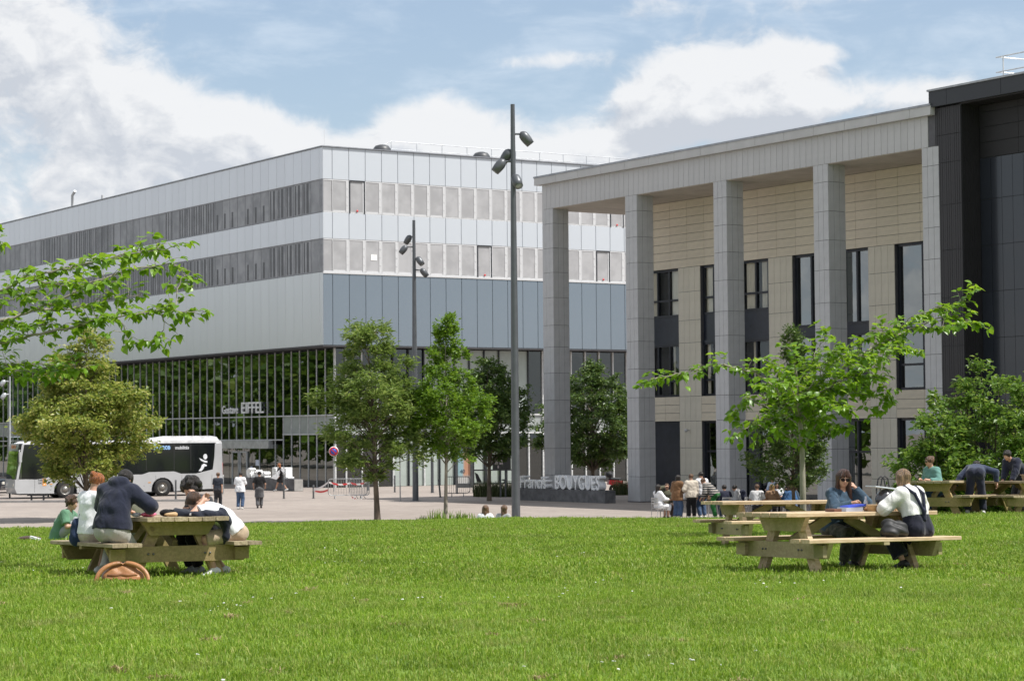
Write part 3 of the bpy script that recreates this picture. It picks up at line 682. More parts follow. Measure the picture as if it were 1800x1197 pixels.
make_tree('ash_tree', 'tall feathery ash tree rising from the lawn edge left of the tall lamp', 'tree', g0(664, 915, 87),
          [(1.7, .3), (2.2, .9), (3.0, 1.5), (4.2, 1.75), (5.2, 1.6), (6.0, 1.2), (6.6, .75), (7.1, .9), (7.7, .8), (8.15, .25)], .19, L_ASH, 150, 75, 17, .12, clump=.46, asp=.3, lean=(-.35, 0), lobe_amp=.3)
make_tree('hornbeam_tree', 'bright green hornbeam with a spiky tip beside the ash tree', 'tree', g0(783, 912, 88),
          [(2.3, .35), (2.7, .9), (3.4, 1.3), (4.3, 1.5), (5.1, 1.3), (5.8, .9), (6.4, .6), (7.0, .45), (7.6, .28), (8.25, .06)], .13, L_HORN, 190, 66, 29, .08, m_bark_p, clump=.36, flat=1.0, lean=(.1, 0))
make_tree('linden_tree', 'dark linden tree behind the notice board left of the tall lamp', 'tree', g0(860, 880, 114),
          [(2.1, .5), (2.6, 1.3), (3.4, 1.9), (4.4, 1.85), (5.4, 1.45), (6.2, .95), (6.8, .5), (7.2, .12)], .16, L_DARK, 230, 60, 41, .12, droop=.2, clump=.45)
make_tree('linden_tree', 'dark linden tree seen between the first two columns of the colonnade', 'tree', g0(1042, 860, 128),
          [(1.5, .8), (2.2, 2.0), (3.3, 2.6), (4.6, 2.5), (5.7, 1.9), (6.6, 1.1), (7.2, .5), (7.6, .12)], .17, L_DARK, 260, 60, 53, .13, droop=.2, clump=.5)
make_tree('young_hornbeam', 'dark narrow pointed tree in front of the colonnade behind the sprawling tree', 'tree', g0(1395, 880, 86),
          [(1.35, .4), (1.8, 1.15), (2.6, 1.35), (3.6, 1.2), (4.5, .85), (5.3, .6), (6.0, .45), (6.7, .32), (7.3, .08)], .12, L_DARK, 210, 58, 61, .08, clump=.36, flat=.8)
ZB = .62
for px, Y, prof, seed, lab, lm in (
        (1742, 58, [(.1, 1.0), (.8, 1.6), (1.8, 1.75), (2.8, 1.5), (3.6, .95), (4.3, .35)], 71, 'tall loose leafy shrub behind the picnic tables in front of the black block', L_MID),
        (1655, 57, [(.1, .6), (.8, .95), (1.6, .95), (2.3, .6), (2.9, .2)], 73, 'lower shrub at the foot of the last grey column', L_MID),
        (1840, 57.5, [(.1, 1.0), (.9, 1.7), (2.0, 1.8), (3.0, 1.4), (3.9, .6)], 77, 'leafy shrub at the right edge behind the man in the dark jacket', L_MID)):
    p = at(px, 800, Y); make_tree('shrub', lab, 'shrub', (p.x, Y, lawn_z(p.x, Y)-.05), prof, .13, lm, 135, 52, seed, .05, clump=.36, stems=6, hollow=.3, lobe_amp=.3, group='shrubs by the black block')
# wood beyond the left edge of the view: the glass mirrors it
def far_wood():
    r = np.random.default_rng(5); P = []
    for k in range(46):
        c = E0-D2*r.uniform(33, 50)+D1*(6+k*4.6); h = r.uniform(13, 17) if k > 6 else r.uniform(7, 10); n = 520; R = r.uniform(3, 5)
        q = r.normal(size=(n, 3)); q /= np.linalg.norm(q, axis=1)[:, None]; q *= (.55+.45*r.random(n))[:, None]
        P.append(np.stack([c.x+q[:, 0]*R, c.y+q[:, 1]*R, h*.52+q[:, 2]*h*.48], 1))
    V, F = leaf_cloud(np.concatenate(P), 1.3, 9, .4, .1, None, .7)
    return tag(put('far_wood', np_mesh('far_wood', V, F, L_MID, False)), kind='stuff')
far_wood()

# ------------------------------------------------------------------ sprawling young trees with large leaves
def big_leaf_mesh(k):
    r = random.Random(k); n = 5; V = []; prof = [(0, .0), (.1, .30), (.32, .40), (.62, .30), (1, 0)]
    bend = r.uniform(.1, .45); fold = r.uniform(.12, .3); tw = r.uniform(-.15, .15)
    for t, w in prof: V += [(-w, t, -bend*t*t+fold*w+tw*t), (0, t, -bend*t*t), (w, t, -bend*t*t+fold*w-tw*t)]
    F = []
    for i in range(n-1):
        for j in (0, 1): F.append((i*3+j, i*3+j+1, i*3+j+4, i*3+j+3))
    me = np_mesh('leaf', V, F, L_BIG, True); return me, np.array(V), np.array(F)
LEAVES = [big_leaf_mesh(k) for k in range(5)]
def sprawling(label, root_pos, trunk, limbs, seed, size, twig_every, n_single=300, group=None, tr=.055):
    """limbs: (points, radius); twigs and leaves grow along them. The leaves that show largest are objects, the rest one mesh"""
    r = np.random.default_rng(seed); root = thing('mulberry_tree', label, 'tree', root_pos, 0, group); o = Vector(root_pos)
    tb = MB(); pts = [Vector(p)-o for p in trunk]; tb.tube(pts, [tr*1.15]+[tr*(1-.35*i/(len(pts)-1)) for i in range(1, len(pts))], 9)
    leaves = []
    def leafs(p, d, n):
        for _ in range(n):
            s = size*r.uniform(.65, 1.25); a = r.uniform(0, 6.28)
            dd = Vector(d)*.7+Vector((math.cos(a), math.sin(a), r.uniform(-.9, .15))); dd.normalize()
            upv = Vector((r.normal()*.35, r.normal()*.35, 1)); x = dd.cross(upv).normalized(); z = x.cross(dd)
            leaves.append((Matrix((x*s, dd*s, z*s)).transposed().to_4x4(), p+dd*.02))
    for lp, lr in limbs:
        L = [Vector(p)-o for p in lp]; fine = []
        for a, b in zip(L[:-1], L[1:]):
            n = max(2, int((b-a).length/.09)); fine += [a.lerp(b, i/n) for i in range(n)]
        fine.append(L[-1])
        sm = [fine[0]]+[(fine[i-1]+fine[i]*2+fine[i+1])/4+Vector(r.normal(size=3)*.012) for i in range(1, len(fine)-1)]+[fine[-1]]
        N = len(sm); tb.tube(sm, [max(.006, lr*(1-.88*i/N)) for i in range(N)], 6, False)
        for i in range(int(N*.10), N):
            for _k in range(int(twig_every*(.55+.45*min(1, i/N*2))+r.random())):
                d = (sm[min(i+1, N-1)]-sm[i-1]).normalized(); a = r.uniform(0, 6.28)
                t = (d*.7+Vector((math.cos(a), math.sin(a), r.uniform(-.35, .9)))*.8).normalized(); ln = r.uniform(.10, .30)
                e = sm[i]+t*ln*.6; f2 = e+(t+Vector((0, 0, -.35))).normalized()*ln*.5
                tb.tube([sm[i], e, f2], [.006, .004, .003], 4, False)
                leafs(e, t, r.integers(1, 3)); leafs(f2, t, r.integers(2, 5)); leafs(sm[i].lerp(e, .5), t, r.integers(0, 2))
        leafs(sm[-1], (sm[-1]-sm[-2]).normalized(), 3)
    tb.build('trunk', m_bark_p, root)
    order = list(range(len(leaves))); order.sort(key=lambda i: -leaves[i][0].col[1].to_3d().length); VV = []; FF = []; k = 0
    step = max(1, len(order)//max(1, n_single))
    for rank, i in enumerate(order):
        Mx, p = leaves[i]; v = int(r.integers(0, 5)); Mx = Mx.copy(); Mx.translation = p
        if rank < n_single:
            ob = bpy.data.objects.new('leaf', LEAVES[v][0]); COL.objects.link(ob); ob.parent = root; ob.matrix_local = Mx
        else:
            A = np.array(Mx); VV.append(LEAVES[v][1] @ A[:3, :3].T + A[:3, 3]); FF.append(LEAVES[v][2]+k); k += 15
    if VV: put('foliage', np_mesh('foliage', np.concatenate(VV), np.concatenate(FF), L_BIG, True), root)['kind'] = 'stuff'
    return len(leaves)
def P3(px, py, Y): return at(px, py, Y)
Y7 = 44; b7 = P3(1412, 880, Y7); b7.z = lawn_z(b7.x, Y7)-.05
J = [P3(1410, 790, Y7), P3(1407, 745, Y7), P3(1404, 705, Y7)]
limbs7 = [([J[1], P3(1370, 690, 43.6), P3(1330, 655, 43.2), P3(1265, 640, 43), P3(1205, 655, 42.8), P3(1140, 668, 42.6)], .03),
          ([J[1], P3(1450, 690, 44.3), P3(1490, 640, 44.5), P3(1550, 600, 44.8), P3(1610, 575, 45), P3(1660, 555, 45), P3(1712, 512, 45.2)], .034),
          ([J[2], P3(1400, 665, 43.8), P3(1395, 620, 43.6)], .022), ([J[2], P3(1440, 660, 43.4), P3(1470, 610, 43.2)], .022),
          ([J[0], P3(1370, 755, 43.5), P3(1320, 745, 43.2), P3(1285, 770, 43)], .02), ([J[1], P3(1360, 720, 44.6), P3(1310, 700, 45), P3(1290, 735, 45.1)], .02),
          ([J[0], P3(1450, 720, 44.5), P3(1500, 690, 44.8), P3(1550, 700, 45)], .022), ([J[1], P3(1470, 670, 43.4), P3(1530, 650, 43), P3(1570, 615, 42.8)], .022),
          ([J[2], P3(1420, 650, 44.6), P3(1450, 590, 45.2)], .018), ([P3(1490, 640, 44.5), P3(1530, 655, 44.6), P3(1560, 680, 44.8), P3(1545, 720, 44.8)], .014),
          ([P3(1610, 575, 45), P3(1650, 575, 44.6), P3(1690, 570, 44.4)], .013), ([P3(1660, 555, 45), P3(1690, 560, 45.2), P3(1715, 575, 45.3)], .01),
          ([P3(1550, 600, 44.8), P3(1580, 610, 45.4), P3(1615, 620, 45.6)], .012), ([J[1], P3(1430, 700, 43.2), P3(1480, 720, 42.8)], .016), ([J[0], P3(1385, 740, 44.8), P3(1345, 735, 45.1), P3(1320, 760, 45.2)], .015), ([J[2], P3(1380, 650, 44.4), P3(1350, 635, 44.8)], .015), ([J[1], P3(1400, 700, 43.2), P3(1380, 670, 42.6), P3(1350, 680, 42.4)], .014), ([J[1], P3(1440, 690, 43.6), P3(1500, 660, 43.2), P3(1540, 665, 43)], .014), ([J[0], P3(1440, 740, 43.4), P3(1480, 750, 43)], .012), ([J[2], P3(1440, 640, 45.2), P3(1500, 620, 45.6), P3(1540, 630, 45.8)], .014), ([J[1], P3(1450, 650, 44.2), P3(1485, 625, 43.8), P3(1520, 628, 43.6)], .014), ([J[1], P3(1380, 700, 44.8), P3(1340, 680, 45.3)], .012), ([J[2], P3(1460, 680, 44.9), P3(1520, 690, 45.3)], .014), ([P3(1490, 640, 44.5), P3(1520, 600, 44.0), P3(1560, 580, 43.8)], .014), ([P3(1550, 600, 44.8), P3(1600, 560, 44.4), P3(1650, 540, 44.3)], .013)]
n7 = sprawling('slender tree with wide sprawling bright green branches behind the right picnic tables', b7, [b7]+J, limbs7, 101, .145, 1.4, 300, tr=.06)
Y8 = 33; b8 = P3(-175, 900, Y8); b8.z = lawn_z(b8.x, Y8)-.05
K = [P3(-172, 760, Y8), P3(-168, 690, Y8), P3(-165, 620, Y8)]
limbs8 = [([K[2], P3(-80, 560, 33), P3(0, 512, 32.8), P3(50, 490, 32.6), P3(120, 470, 32.5), P3(200, 452, 32.4), P3(300, 435, 32.3)], .034),
          ([K[1], P3(-70, 600, 33), P3(0, 564, 33.2), P3(60, 546, 33.3), P3(120, 522, 33.4), P3(170, 492, 33.5), P3(240, 472, 33.6), P3(310, 462, 33.7), P3(335, 500, 33.7)], .038),
          ([K[1], P3(-60, 625, 32.6), P3(0, 603, 32.4), P3(60, 588, 32.3), P3(135, 573, 32.2), P3(205, 557, 32.1), P3(280, 546, 32), P3(325, 546, 32), P3(352, 553, 32)], .036),
          ([P3(60, 546, 33.3), P3(120, 545, 33.8), P3(190, 528, 34), P3(250, 515, 34)], .018), ([P3(50, 490, 32.6), P3(90, 500, 32.2), P3(150, 505, 32), P3(215, 490, 31.8)], .016),
          ([P3(280, 546, 32), P3(290, 580, 31.9), P3(265, 600, 31.8)], .009), ([P3(205, 557, 32.1), P3(220, 585, 32), P3(225, 600, 32)], .009), ([P3(310, 545, 32), P3(312, 510, 32.2), P3(318, 490, 32.3)], .009),
          ([K[0], P3(-90, 670, 33), P3(-20, 645, 33.2), P3(30, 640, 33.3), P3(95, 640, 33.4)], .02), ([P3(-20, 645, 33.2), P3(10, 660, 33), P3(40, 665, 32.9)], .01),
          ([K[2], P3(-110, 520, 33), P3(-60, 465, 33), P3(-15, 430, 33.1), P3(5, 428, 33.1)], .02), ([P3(0, 512, 32.8), P3(40, 525, 33), P3(100, 530, 33)], .014), ([P3(0, 564, 33.2), P3(40, 575, 33.6), P3(90, 570, 33.8)], .013),
          ([P3(-20, 645, 33.2), P3(70, 655, 32.4), P3(140, 650, 32)], .008),
          ([P3(120, 470, 32.5), P3(170, 462, 32.8), P3(230, 445, 33), P3(280, 432, 33)], .012), ([K[2], P3(-70, 540, 34), P3(0, 535, 34.3), P3(60, 512, 34.5), P3(120, 490, 34.5)], .02), ([P3(135, 573, 32.2), P3(170, 560, 31.6), P3(220, 548, 31.4)], .01)]
n8 = sprawling('bright green large leaved branches reaching in from a tree beyond the left edge', b8, [b8]+K, limbs8, 113, .125, 1.3, 300, tr=.09)
print('leaves', n7, n8)
# weeds at the foot of the hornbeam, grasses in the bed by the letters
def tuft(name, label, cat, loc, h, n, spread, m, seed, group=None, w=.02, droop=.5):
    r = np.random.default_rng(seed); V = []; F = []
    for i in range(n):
        a = r.uniform(0, 6.28); q = spread*math.sqrt(r.random()); x, y = q*math.cos(a), q*math.sin(a); L = h*r.uniform(.6, 1.1); b = r.uniform(0, 6.28); bd = droop*r.random()*L; k = len(V)
        for t in (0, .35, .7, 1):
            ww = w*(1-t*.9); cx, cy, cz = x+math.cos(b)*bd*t*t, y+math.sin(b)*bd*t*t, L*(t-.25*t*t*droop)
            V += [(cx-math.sin(b)*ww, cy+math.cos(b)*ww, cz), (cx+math.sin(b)*ww, cy-math.cos(b)*ww, cz)]
        F += [(k+2*j, k+2*j+1, k+2*j+3, k+2*j+2) for j in range(3)]
    return tag(put(name, np_mesh(name, V, F, m, False), None, loc), label, cat, group)
m_sedge = leaf_mat('sedge', (.05, .075, .025), (.075, .105, .035), (.14, .14, .06), .2)
for i, (px, py, lab) in enumerate(((846, 873, 'clump of ornamental grass at the left end of the bed by the notice board'), (862, 873, 'middle clump of ornamental grass in the bed under the dark linden'), (888, 873, 'clump of ornamental grass beside the tall lamp post'), (1091, 870, 'rounded ornamental grass between the letter sign and the second column'))):
    p = on_ground(px, py); tuft('ornamental_grass', lab, 'grass clump', p, .95, 420, .45 if i != 2 else .55, m_sedge, 200+i, 'ornamental grasses in the beds', .018)
for i, px in enumerate((768, 800, 822, 745)):
    p = g0(px, 910, 87.6); tuft('weed', ('tall weed', 'ragged weed', 'low weed', 'straggling weed')[i]+' on the paving edge '+('just left of the hornbeam trunk', 'just right of the hornbeam trunk', 'between the hornbeam and the tall lamp', 'between the ash and the hornbeam')[i], 'weed', p, (.55, .5, .4, .3)[i], 40, .35, L_HORN, 220+i, 'weeds round the hornbeam', .03)
# ------------------------------------------------------------------ picnic tables
def wood_mat(name, c1, c2, knots=.5, green=None):
    m = bpy.data.materials.new(name); m.use_nodes = True; q = NT(m.node_tree); b = q.n['Principled BSDF']
    tc = q.new('ShaderNodeTexCoord'); oi = q.new('ShaderNodeObjectInfo'); ad = q.new('ShaderNodeVectorMath', operation='ADD'); q.link(tc.outputs['Object'], ad.inputs[0])
    cb = q.new('ShaderNodeCombineXYZ'); q.link(q.math('MULTIPLY', oi.outputs['Random'], 37), cb.inputs[0]); q.link(q.math('MULTIPLY', oi.outputs['Random'], 91), cb.inputs[1]); q.link(cb.outputs[0], ad.inputs[1])
    mp = q.new('ShaderNodeMapping'); q.link(ad.outputs[0], mp.inputs[0]); mp.inputs['Scale'].default_value = (9, 1.1, 9)
    f = q.noise(mp.outputs[0], 3.2, 5, .6, .4); col = q.mix(q.smooth(f, .3, .72), C4(c1), C4(c2))
    k = q.noise(ad.outputs[0], 5.5, 2, .4); col = q.mix(q.math('MULTIPLY', q.smooth(k, .68, .78), knots), col, (.10, .055, .025, 1))
    if green: col = q.mix(q.math('MULTIPLY', q.smooth(q.noise(ad.outputs[0], 1.6, 4, .6), .42, .68), .75), col, C4(green))
    hs = q.new('ShaderNodeHueSaturation'); q.link(col, hs.inputs['Color']); q.link(q.math('ADD', .78, q.math('MULTIPLY', oi.outputs['Random'], .4)), hs.inputs['Value'])
    q.link(hs.outputs[0], b.inputs['Base Color']); b.inputs['Roughness'].default_value = .7
    bp = q.new('ShaderNodeBump'); bp.inputs['Strength'].default_value = .35; bp.inputs['Distance'].default_value = .01; q.link(f, bp.inputs['Height']); q.link(bp.outputs[0], b.inputs['Normal'])
    return m
W_NEW = wood_mat('pine_new', (.42, .30, .165), (.60, .47, .31)); W_OLD = wood_mat('pine_weathered', (.24, .185, .11), (.43, .35, .23), .6)
W_GRN = wood_mat('pine_treated', (.33, .26, .145), (.44, .36, .21), .5, (.22, .22, .07)); W_GRNO = wood_mat('pine_treated_old', (.27, .195, .085), (.37, .275, .125), .6, (.18, .165, .04))
def cplank(w, L, t, c=.006):     # plank along y, chamfered, top at z=0
    poly = [(-w/2+c, 0), (w/2-c, 0), (w/2, -c), (w/2, -t+c), (w/2-c, -t), (-w/2+c, -t), (-w/2, -t+c), (-w/2, -c)]
    return MB().prism(poly, (0, -L/2, 0), (1, 0, 0), (0, 0, 1), (0, L, 0))
m_steel_b = mat('bolt_steel', (.12, .12, .12), .45, .6); TW, TL, TH, SH = 1.14, 2.48, .79, .46
tmesh = {}; bolt_me = MB().lathe([(0, -.012), (.014, -.012), (.014, .012), (0, .012)], 8, (0, 0, 0), 'y').mesh('bolt', m_steel_b)
def picnic_table(label, center, rz, new=True, group='heavy wooden picnic tables on the lawn', tilt=.0208):
    Mx = Matrix.Translation(center) @ Matrix.Rotation(-tilt, 4, 'X') @ Matrix.Rotation(rz, 4, 'Z')
    t = thing('picnic_table', label, 'picnic table', group=group, mat=Mx)
    wp, wf = (W_NEW, W_GRN) if new else (W_OLD, W_GRNO)
    key = new
    if key not in tmesh:
        d = {}
        d['top'] = cplank(TW/6-.012, TL, .055).mesh('plank', wp); d['seat'] = cplank(.195, TL, .05).mesh('plank', wp)
        d['seatbeam'] = MB().prism([(-1.01, .41), (1.01, .41), (.91, .205), (-.91, .205)], (0, -.036, 0), (1, 0, 0), (0, 0, 1), (0, .072, 0)).mesh('seat_beam', wf)
        d['topbeam'] = MB().prism([(-.52, .733), (.52, .733), (.40, .55), (-.40, .55)], (0, -.036, 0), (1, 0, 0), (0, 0, 1), (0, .072, 0)).mesh('top_beam', wf)
        d['leg'] = MB().prism([(.16, .725), (.33, .725), (.70, -.03), (.53, -.03)], (0, -.038, 0), (1, 0, 0), (0, 0, 1), (0, .076, 0)).mesh('leg', wp if new else wf)
        d['brace'] = MB().bar((0, -.74, .42), (0, -.15, .715), .07, .12).mesh('brace', wf); d['block'] = MB().box(-.10, .10, -.03, .03, .225, .38).mesh('block', wf)
        d['batten'] = MB().box(-.5, .5, -.05, .05, .695, .733).mesh('batten', wf); d['seat_batten'] = MB().box(-.2, .2, -.045, .045, .37, .408).mesh('batten', wf)
        tmesh[key] = d
    d = tmesh[key]
    for i in range(6): put('plank', d['top'], t, (-TW/2+(i+.5)*TW/6, random.uniform(-.006, .006), TH+random.uniform(-.003, .003)), (0, random.uniform(-.012, .012), 0))
    for x in (-.935, -.73, .73, .935): put('plank', d['seat'], t, (x, random.uniform(-.006, .006), SH), (0, random.uniform(-.01, .01), 0))
    for y in (-.83, .83):
        s = 1 if y > 0 else -1
        put('seat_beam', d['seatbeam'], t, (0, y+s*.045, 0)); put('top_beam', d['topbeam'], t, (0, y+s*.045, 0))
        put('leg', d['leg'], t, (0, y-s*.035, 0)); put('leg', d['leg'], t, (0, y-s*.035, 0), (0, 0, math.pi))
        for x in (-.43, -.36, .36, .43): put('bolt', bolt_me, t, (x, y+s*.083, .31))
        for x in (-.86, .86): put('block', d['block'], t, (x, y+s*.112, 0))
        put('brace', d['brace'], t, (0, 0, 0), (0, 0, 0 if s < 0 else math.pi))
    put('batten', d['batten'], t)
    for x in (-.83, .83): put('batten', d['seat_batten'], t, (x, 0, 0))
    return Mx
def lz(x, y, dz=0): return Vector((x, y, lawn_z(x, y)+dz))
AL, AR = rad(30.0), rad(29.2-90)
def R2(a, x, y): return Vector((x*math.cos(a)-y*math.sin(a), x*math.sin(a)+y*math.cos(a), 0))
pl_ = at(258, 903, 28.5)-R2(AL, -TW/2, -TL/2); TLM = picnic_table('weathered wooden picnic table with four young people, tan satchel at its feet', lz(pl_.x, pl_.y), AL, False)
pr_ = Vector((3.51, 28.46, 0))-R2(AR, TW/2, -TL/2); TRM = picnic_table('pale new wooden picnic table shared by the two women', lz(pr_.x, pr_.y), AR, True)
p2_ = at(1270, 886, 38.2)-R2(rad(14-90), TW/2, -TL/2); T2M = picnic_table('empty wooden picnic table just behind the two women', lz(p2_.x, p2_.y), rad(14-90), True)
p3_ = at(1668, 862, 51); T3M = picnic_table('picnic table at which the woman in the green top sits', lz(p3_.x, 51.6), rad(60-90), False)
p4_ = at(1790, 862, 51.6); T4M = picnic_table('picnic table by the shrubs with cardboard boxes on its end', lz(p4_.x, 52.2), rad(28), False)

# ------------------------------------------------------------------ lamp posts
m_lamp = mat('lamp_grey', (.105, .112, .122), .42, .35, .04, 3); m_lens = mat('lamp_lens', (.32, .34, .34), .25)
def lamp_post(label, base, H, r0, heads, m=m_lamp, group='tall lamp posts with four spotlights'):
    t = thing('lamp_post', label, 'lamp post', base, 0, group)
    b = MB(); b.tube([(0, 0, -.1), (0, 0, H*.5), (0, 0, H)], [r0, r0*.8, r0*.48], 16); b.lathe([(r0*1.02, .02), (r0*1.9, .02), (r0*1.9, 0)], 16); b.build('pole', m, t)
    b = MB(); b.box(-.06, .06, -r0-.006, -r0+.05, .5, .9); b.build('hatch', m, t)
    for z, az, ln, sc in heads:
        rr = r0*.6; d = Vector((math.cos(az), math.sin(az), 0)); ax = (d*.62+Vector((0, 0, -.78))).normalized()
        a = MB(); a.tube([d*rr*.6+Vector((0, 0, z)), d*(rr+ln)+Vector((0, 0, z))], .035, 8); o = a.build('arm', m, t)
        h = MB(); h.lathe([(0, -.04), (.085*sc, 0), (.155*sc, .08*sc), (.175*sc, .2*sc), (.17*sc, .34*sc), (.145*sc, .52*sc), (.135*sc, .52*sc)], 16)
        q = ax.to_track_quat('Z', 'Y'); pos = d*(rr+ln)+Vector((0, 0, z+.05))
        hd = put('lamp_head', h.mesh('lamp_head', m), t, pos); hd.rotation_euler = q.to_euler()
        l = MB(); l.lathe([(0, .515*sc), (.137*sc, .515*sc), (.137*sc, .505*sc)], 16); l.build('lens', m_lens, hd)
l1 = at(907, 912, 76); lamp_post('tall grey lamp post with four spotlights, nearest to the lawn', (l1.x, 76, 0), 14.78, .152, [(13.75, .1, .2, 1), (13.15, 2.6, .02, 1), (12.8, 3.2, .22, 1), (12.25, -1.1, .02, 1)])
l2 = on_ground(730.5, 880); lamp_post('grey lamp post with four spotlights standing farther off before the silver facade', l2, 14.6, .16, [(13.75, 2.6, .12, .95), (13.2, 3.3, .3, .95), (12.6, -.5, .1, .95), (12.0, .2, .28, .95)])
m_lampw = mat('lamp_pale', (.42, .44, .45), .4, .3)
l3 = on_ground(17, 868); lamp_post('pale slim lamp post at the far left beside the bus', l3, 8.0, .09, [(6.9, 3.3, .25, .8), (6.1, 3.5, .2, .8), (7.8, .5, .1, .8)], m_lampw, None)

# ------------------------------------------------------------------ the city bus
def bus():
    side = Vector((math.cos(rad(25)), math.sin(rad(25)), 0)); w = on_ground(286, 872); rear = w+side*3.6
    nrm = Vector((math.sin(rad(25)), -math.cos(rad(25)), 0)); org = rear-nrm*1.27
    t = thing('city_bus', 'silver and black city bus parked behind the linden tree', 'bus', org, rad(-155))
    silver = mat('bus_silver', (.52, .53, .54), .3, .25, .03, 1, coat=.3); white = mat('bus_white', (.70, .71, .72), .35); black = mat('bus_glass', (.006, .007, .009), .08, 0, .02, 1, coat=.2)
    rub = mat('rubber', (.018, .018, .018), .8); rimm = mat('rim_grey', (.27, .26, .24), .4, .6); dark = m_dark
    def arc(cx, r, n=9): return [(cx+r*math.cos(math.pi*(1-i/n)), .42+r*math.sin(math.pi*(1-i/n))) for i in range(n+1)]
    bot = [(0, .42)]+[(3.6-.66, .28)]+arc(3.6, .66)+[(3.6+.66, .28), (9.25-.66, .28)]+arc(9.25, .66)+[(9.25+.66, .28), (12.0, .3)]
    top = [(12.12, .6), (12.1, 1.1), (11.5, 1.1), (10.9, 1.08), (10.3, 1.16), (10.0, 1.36), (8.4, 1.44), (8.0, 1.3), (4.8, 1.27), (4.4, 1.4), (2.9, 1.42), (2.5, 1.28), (1.6, 1.28), (.6, 1.5), (.5, 2.2), (.46, 3.02), (0.04, 3.02), (0, 1.2)]
    b = MB(); b.prism([(x, z) for x, z in bot+top], (0, -1.275, 0), (1, 0, 0), (0, 0, 1), (0, 2.55, 0)); b.build('body', silver, t)
    b = MB(); b.prism([(.4, 1.0), (11.7, 1.0), (11.65, 3.05), (.4, 3.05)], (0, -1.255, 0), (1, 0, 0), (0, 0, 1), (0, 2.51, 0)); sg = b.build('side_glass', black, t)
    for x in (1.9, 2.9, 4.55, 6.3, 8.1, 9.9):
        b = MB(); b.box(x, x+.03, 1.2555, 1.262, 1.5, 3.0); b.build('glazing_bar', mat('bus_bar', (.03, .03, .032), .4), sg)
    b = MB(); b.prism([(0.02, 3.02), (.1, 3.17), (.4, 3.22), (11.3, 3.22), (11.62, 3.12), (11.7, 3.03)], (0, -1.24, 0), (1, 0, 0), (0, 0, 1), (0, 2.48, 0)); b.build('roof', white, t)
    b = MB(); b.prism([(.15, 3.2), (.3, 3.4), (.7, 3.46), (2.9, 3.46), (3.5, 3.38), (4.8, 3.3), (4.9, 3.2)], (0, -1.05, 0), (1, 0, 0), (0, 0, 1), (0, 2.1, 0)); b.build('roof_pod', white, t)
    b = MB(); b.prism([(11.6, 1.12), (12.09, 1.12), (11.92, 2.68), (11.6, 2.68)], (0, -1.2, 0), (1, 0, 0), (0, 0, 1), (0, 2.4, 0)); b.build('windscreen', glass_mat('bus_windscreen', (.2, .24, .22), 1.2, .03, (.02, .025, .025), .6), t)
    b = MB(); b.prism([(11.6, 2.69), (11.93, 2.69), (11.86, 3.1), (11.6, 3.1)], (0, -1.15, 0), (1, 0, 0), (0, 0, 1), (0, 2.3, 0)); hd = b.build('destination_box', black, t)
    b = MB()
    for y in (-.55, -.3, -.1, .2, .42): b.obox((11.905, y, 2.9), (.004, 0, -.002), (0, .055, 0), (0, 0, .12))
    b.build('destination_display', mat('display_amber', (.5, .22, .08), .5), hd)
    b = MB()
    for y in (-1.245, 1.245): b.bar((11.98, y, 1.08), (11.66, y, 3.05), .06, .12)
    b.build('pillar', silver, t)
    b = MB(); b.obox((11.85, 1.42, 2.35), (.07, 0, 0), (0, .12, 0), (0, 0, .28)); b.tube([(11.8, 1.2, 2.75), (11.9, 1.35, 2.7), (11.87, 1.42, 2.6)], .025, 6); b.build('mirror', silver, t)
    for y in (-.85, .85):
        b = MB(); b.ball((12.06, y, .78), .08, .24, .13); b.build('headlight', mat('headlight', (.7, .68, .6), .1, 0), t)
    b = MB(); b.box(-.03, .02, .95, 1.2, 1.15, 1.9); b.build('tail_light', mat('tail_red', (.45, .015, .02), .25), t)
    for x in (3.6, 9.25):
        for y in (1.0, -1.26):
            w_ = MB(); w_.lathe([(.30, 0), (.46, 0), (.51, .04), (.51, .22), (.46, .26), (.30, .26)], 26, (x, y, .5), 'y')
            o = w_.build('wheel', rub, t)
            r_ = MB(); yy = .245 if y > 0 else .01
            r_.lathe([(.31, yy+.012), (.30, yy), (.24, yy-.09), (.17, yy-.09), (.16, yy-.02), (0, yy-.01)], 22, (x, y, .5), 'y'); r_.build('rim', rimm, o)
    b = MB()
    for x in (3.6, 9.25): b.box(x-.62, x+.62, -1.2, .98, .3, 1.07)
    b.box(.3, 11.8, -1.15, 1.15, .22, .34); b.build('chassis', dark, t)
    b = MB()
    for x in (1.6, 4.3, 7.9, 10.0): b.box(x, x+.16, 1.276, 1.284, .78, .83)
    b.build('side_marker', mat('amber', (.7, .32, .06), .4), t)
    b = MB(); b.box(9.98, 10.2, 1.276, 1.283, 1.0, 1.38) if False else b.box(10.35, 10.56, 1.276, 1.283, .72, 1.12); sk = b.build('sticker', mat('orange_sticker', (.8, .33, .05), .5), t)
    b = MB()
    for x, z0, z1 in ((10.4, .78, .82), (10.42, .9, .94), (10.4, 1.02, 1.06)): b.box(x, x+.1, 1.2831, 1.286, z0, z1)
    b.build('symbol', m_letter, sk)
    b = MB()
    for x in (11.0, 8.45, 7.0, 4.0, 2.45, .65): b.box(x, x+.012, 1.2751, 1.278, .35, 1.2)
    b.build('panel_seam', dark, t)
    RB = Matrix(((-1, 0, 0), (0, 0, 1), (0, 1, 0))).to_quaternion()
    blue = mat('lettering_blue', (.30, .52, .85), .5); mw = mat('lettering_pale', (.75, .77, .8), .5)
    letters('île', .40, .01, t, (5.05, 1.262, 2.70), RB, blue, .85, stroke=.014); letters('de', .40, .01, t, (4.52, 1.262, 2.70), RB, mat('lettering_dim', (.12, .22, .42), .5), .82)
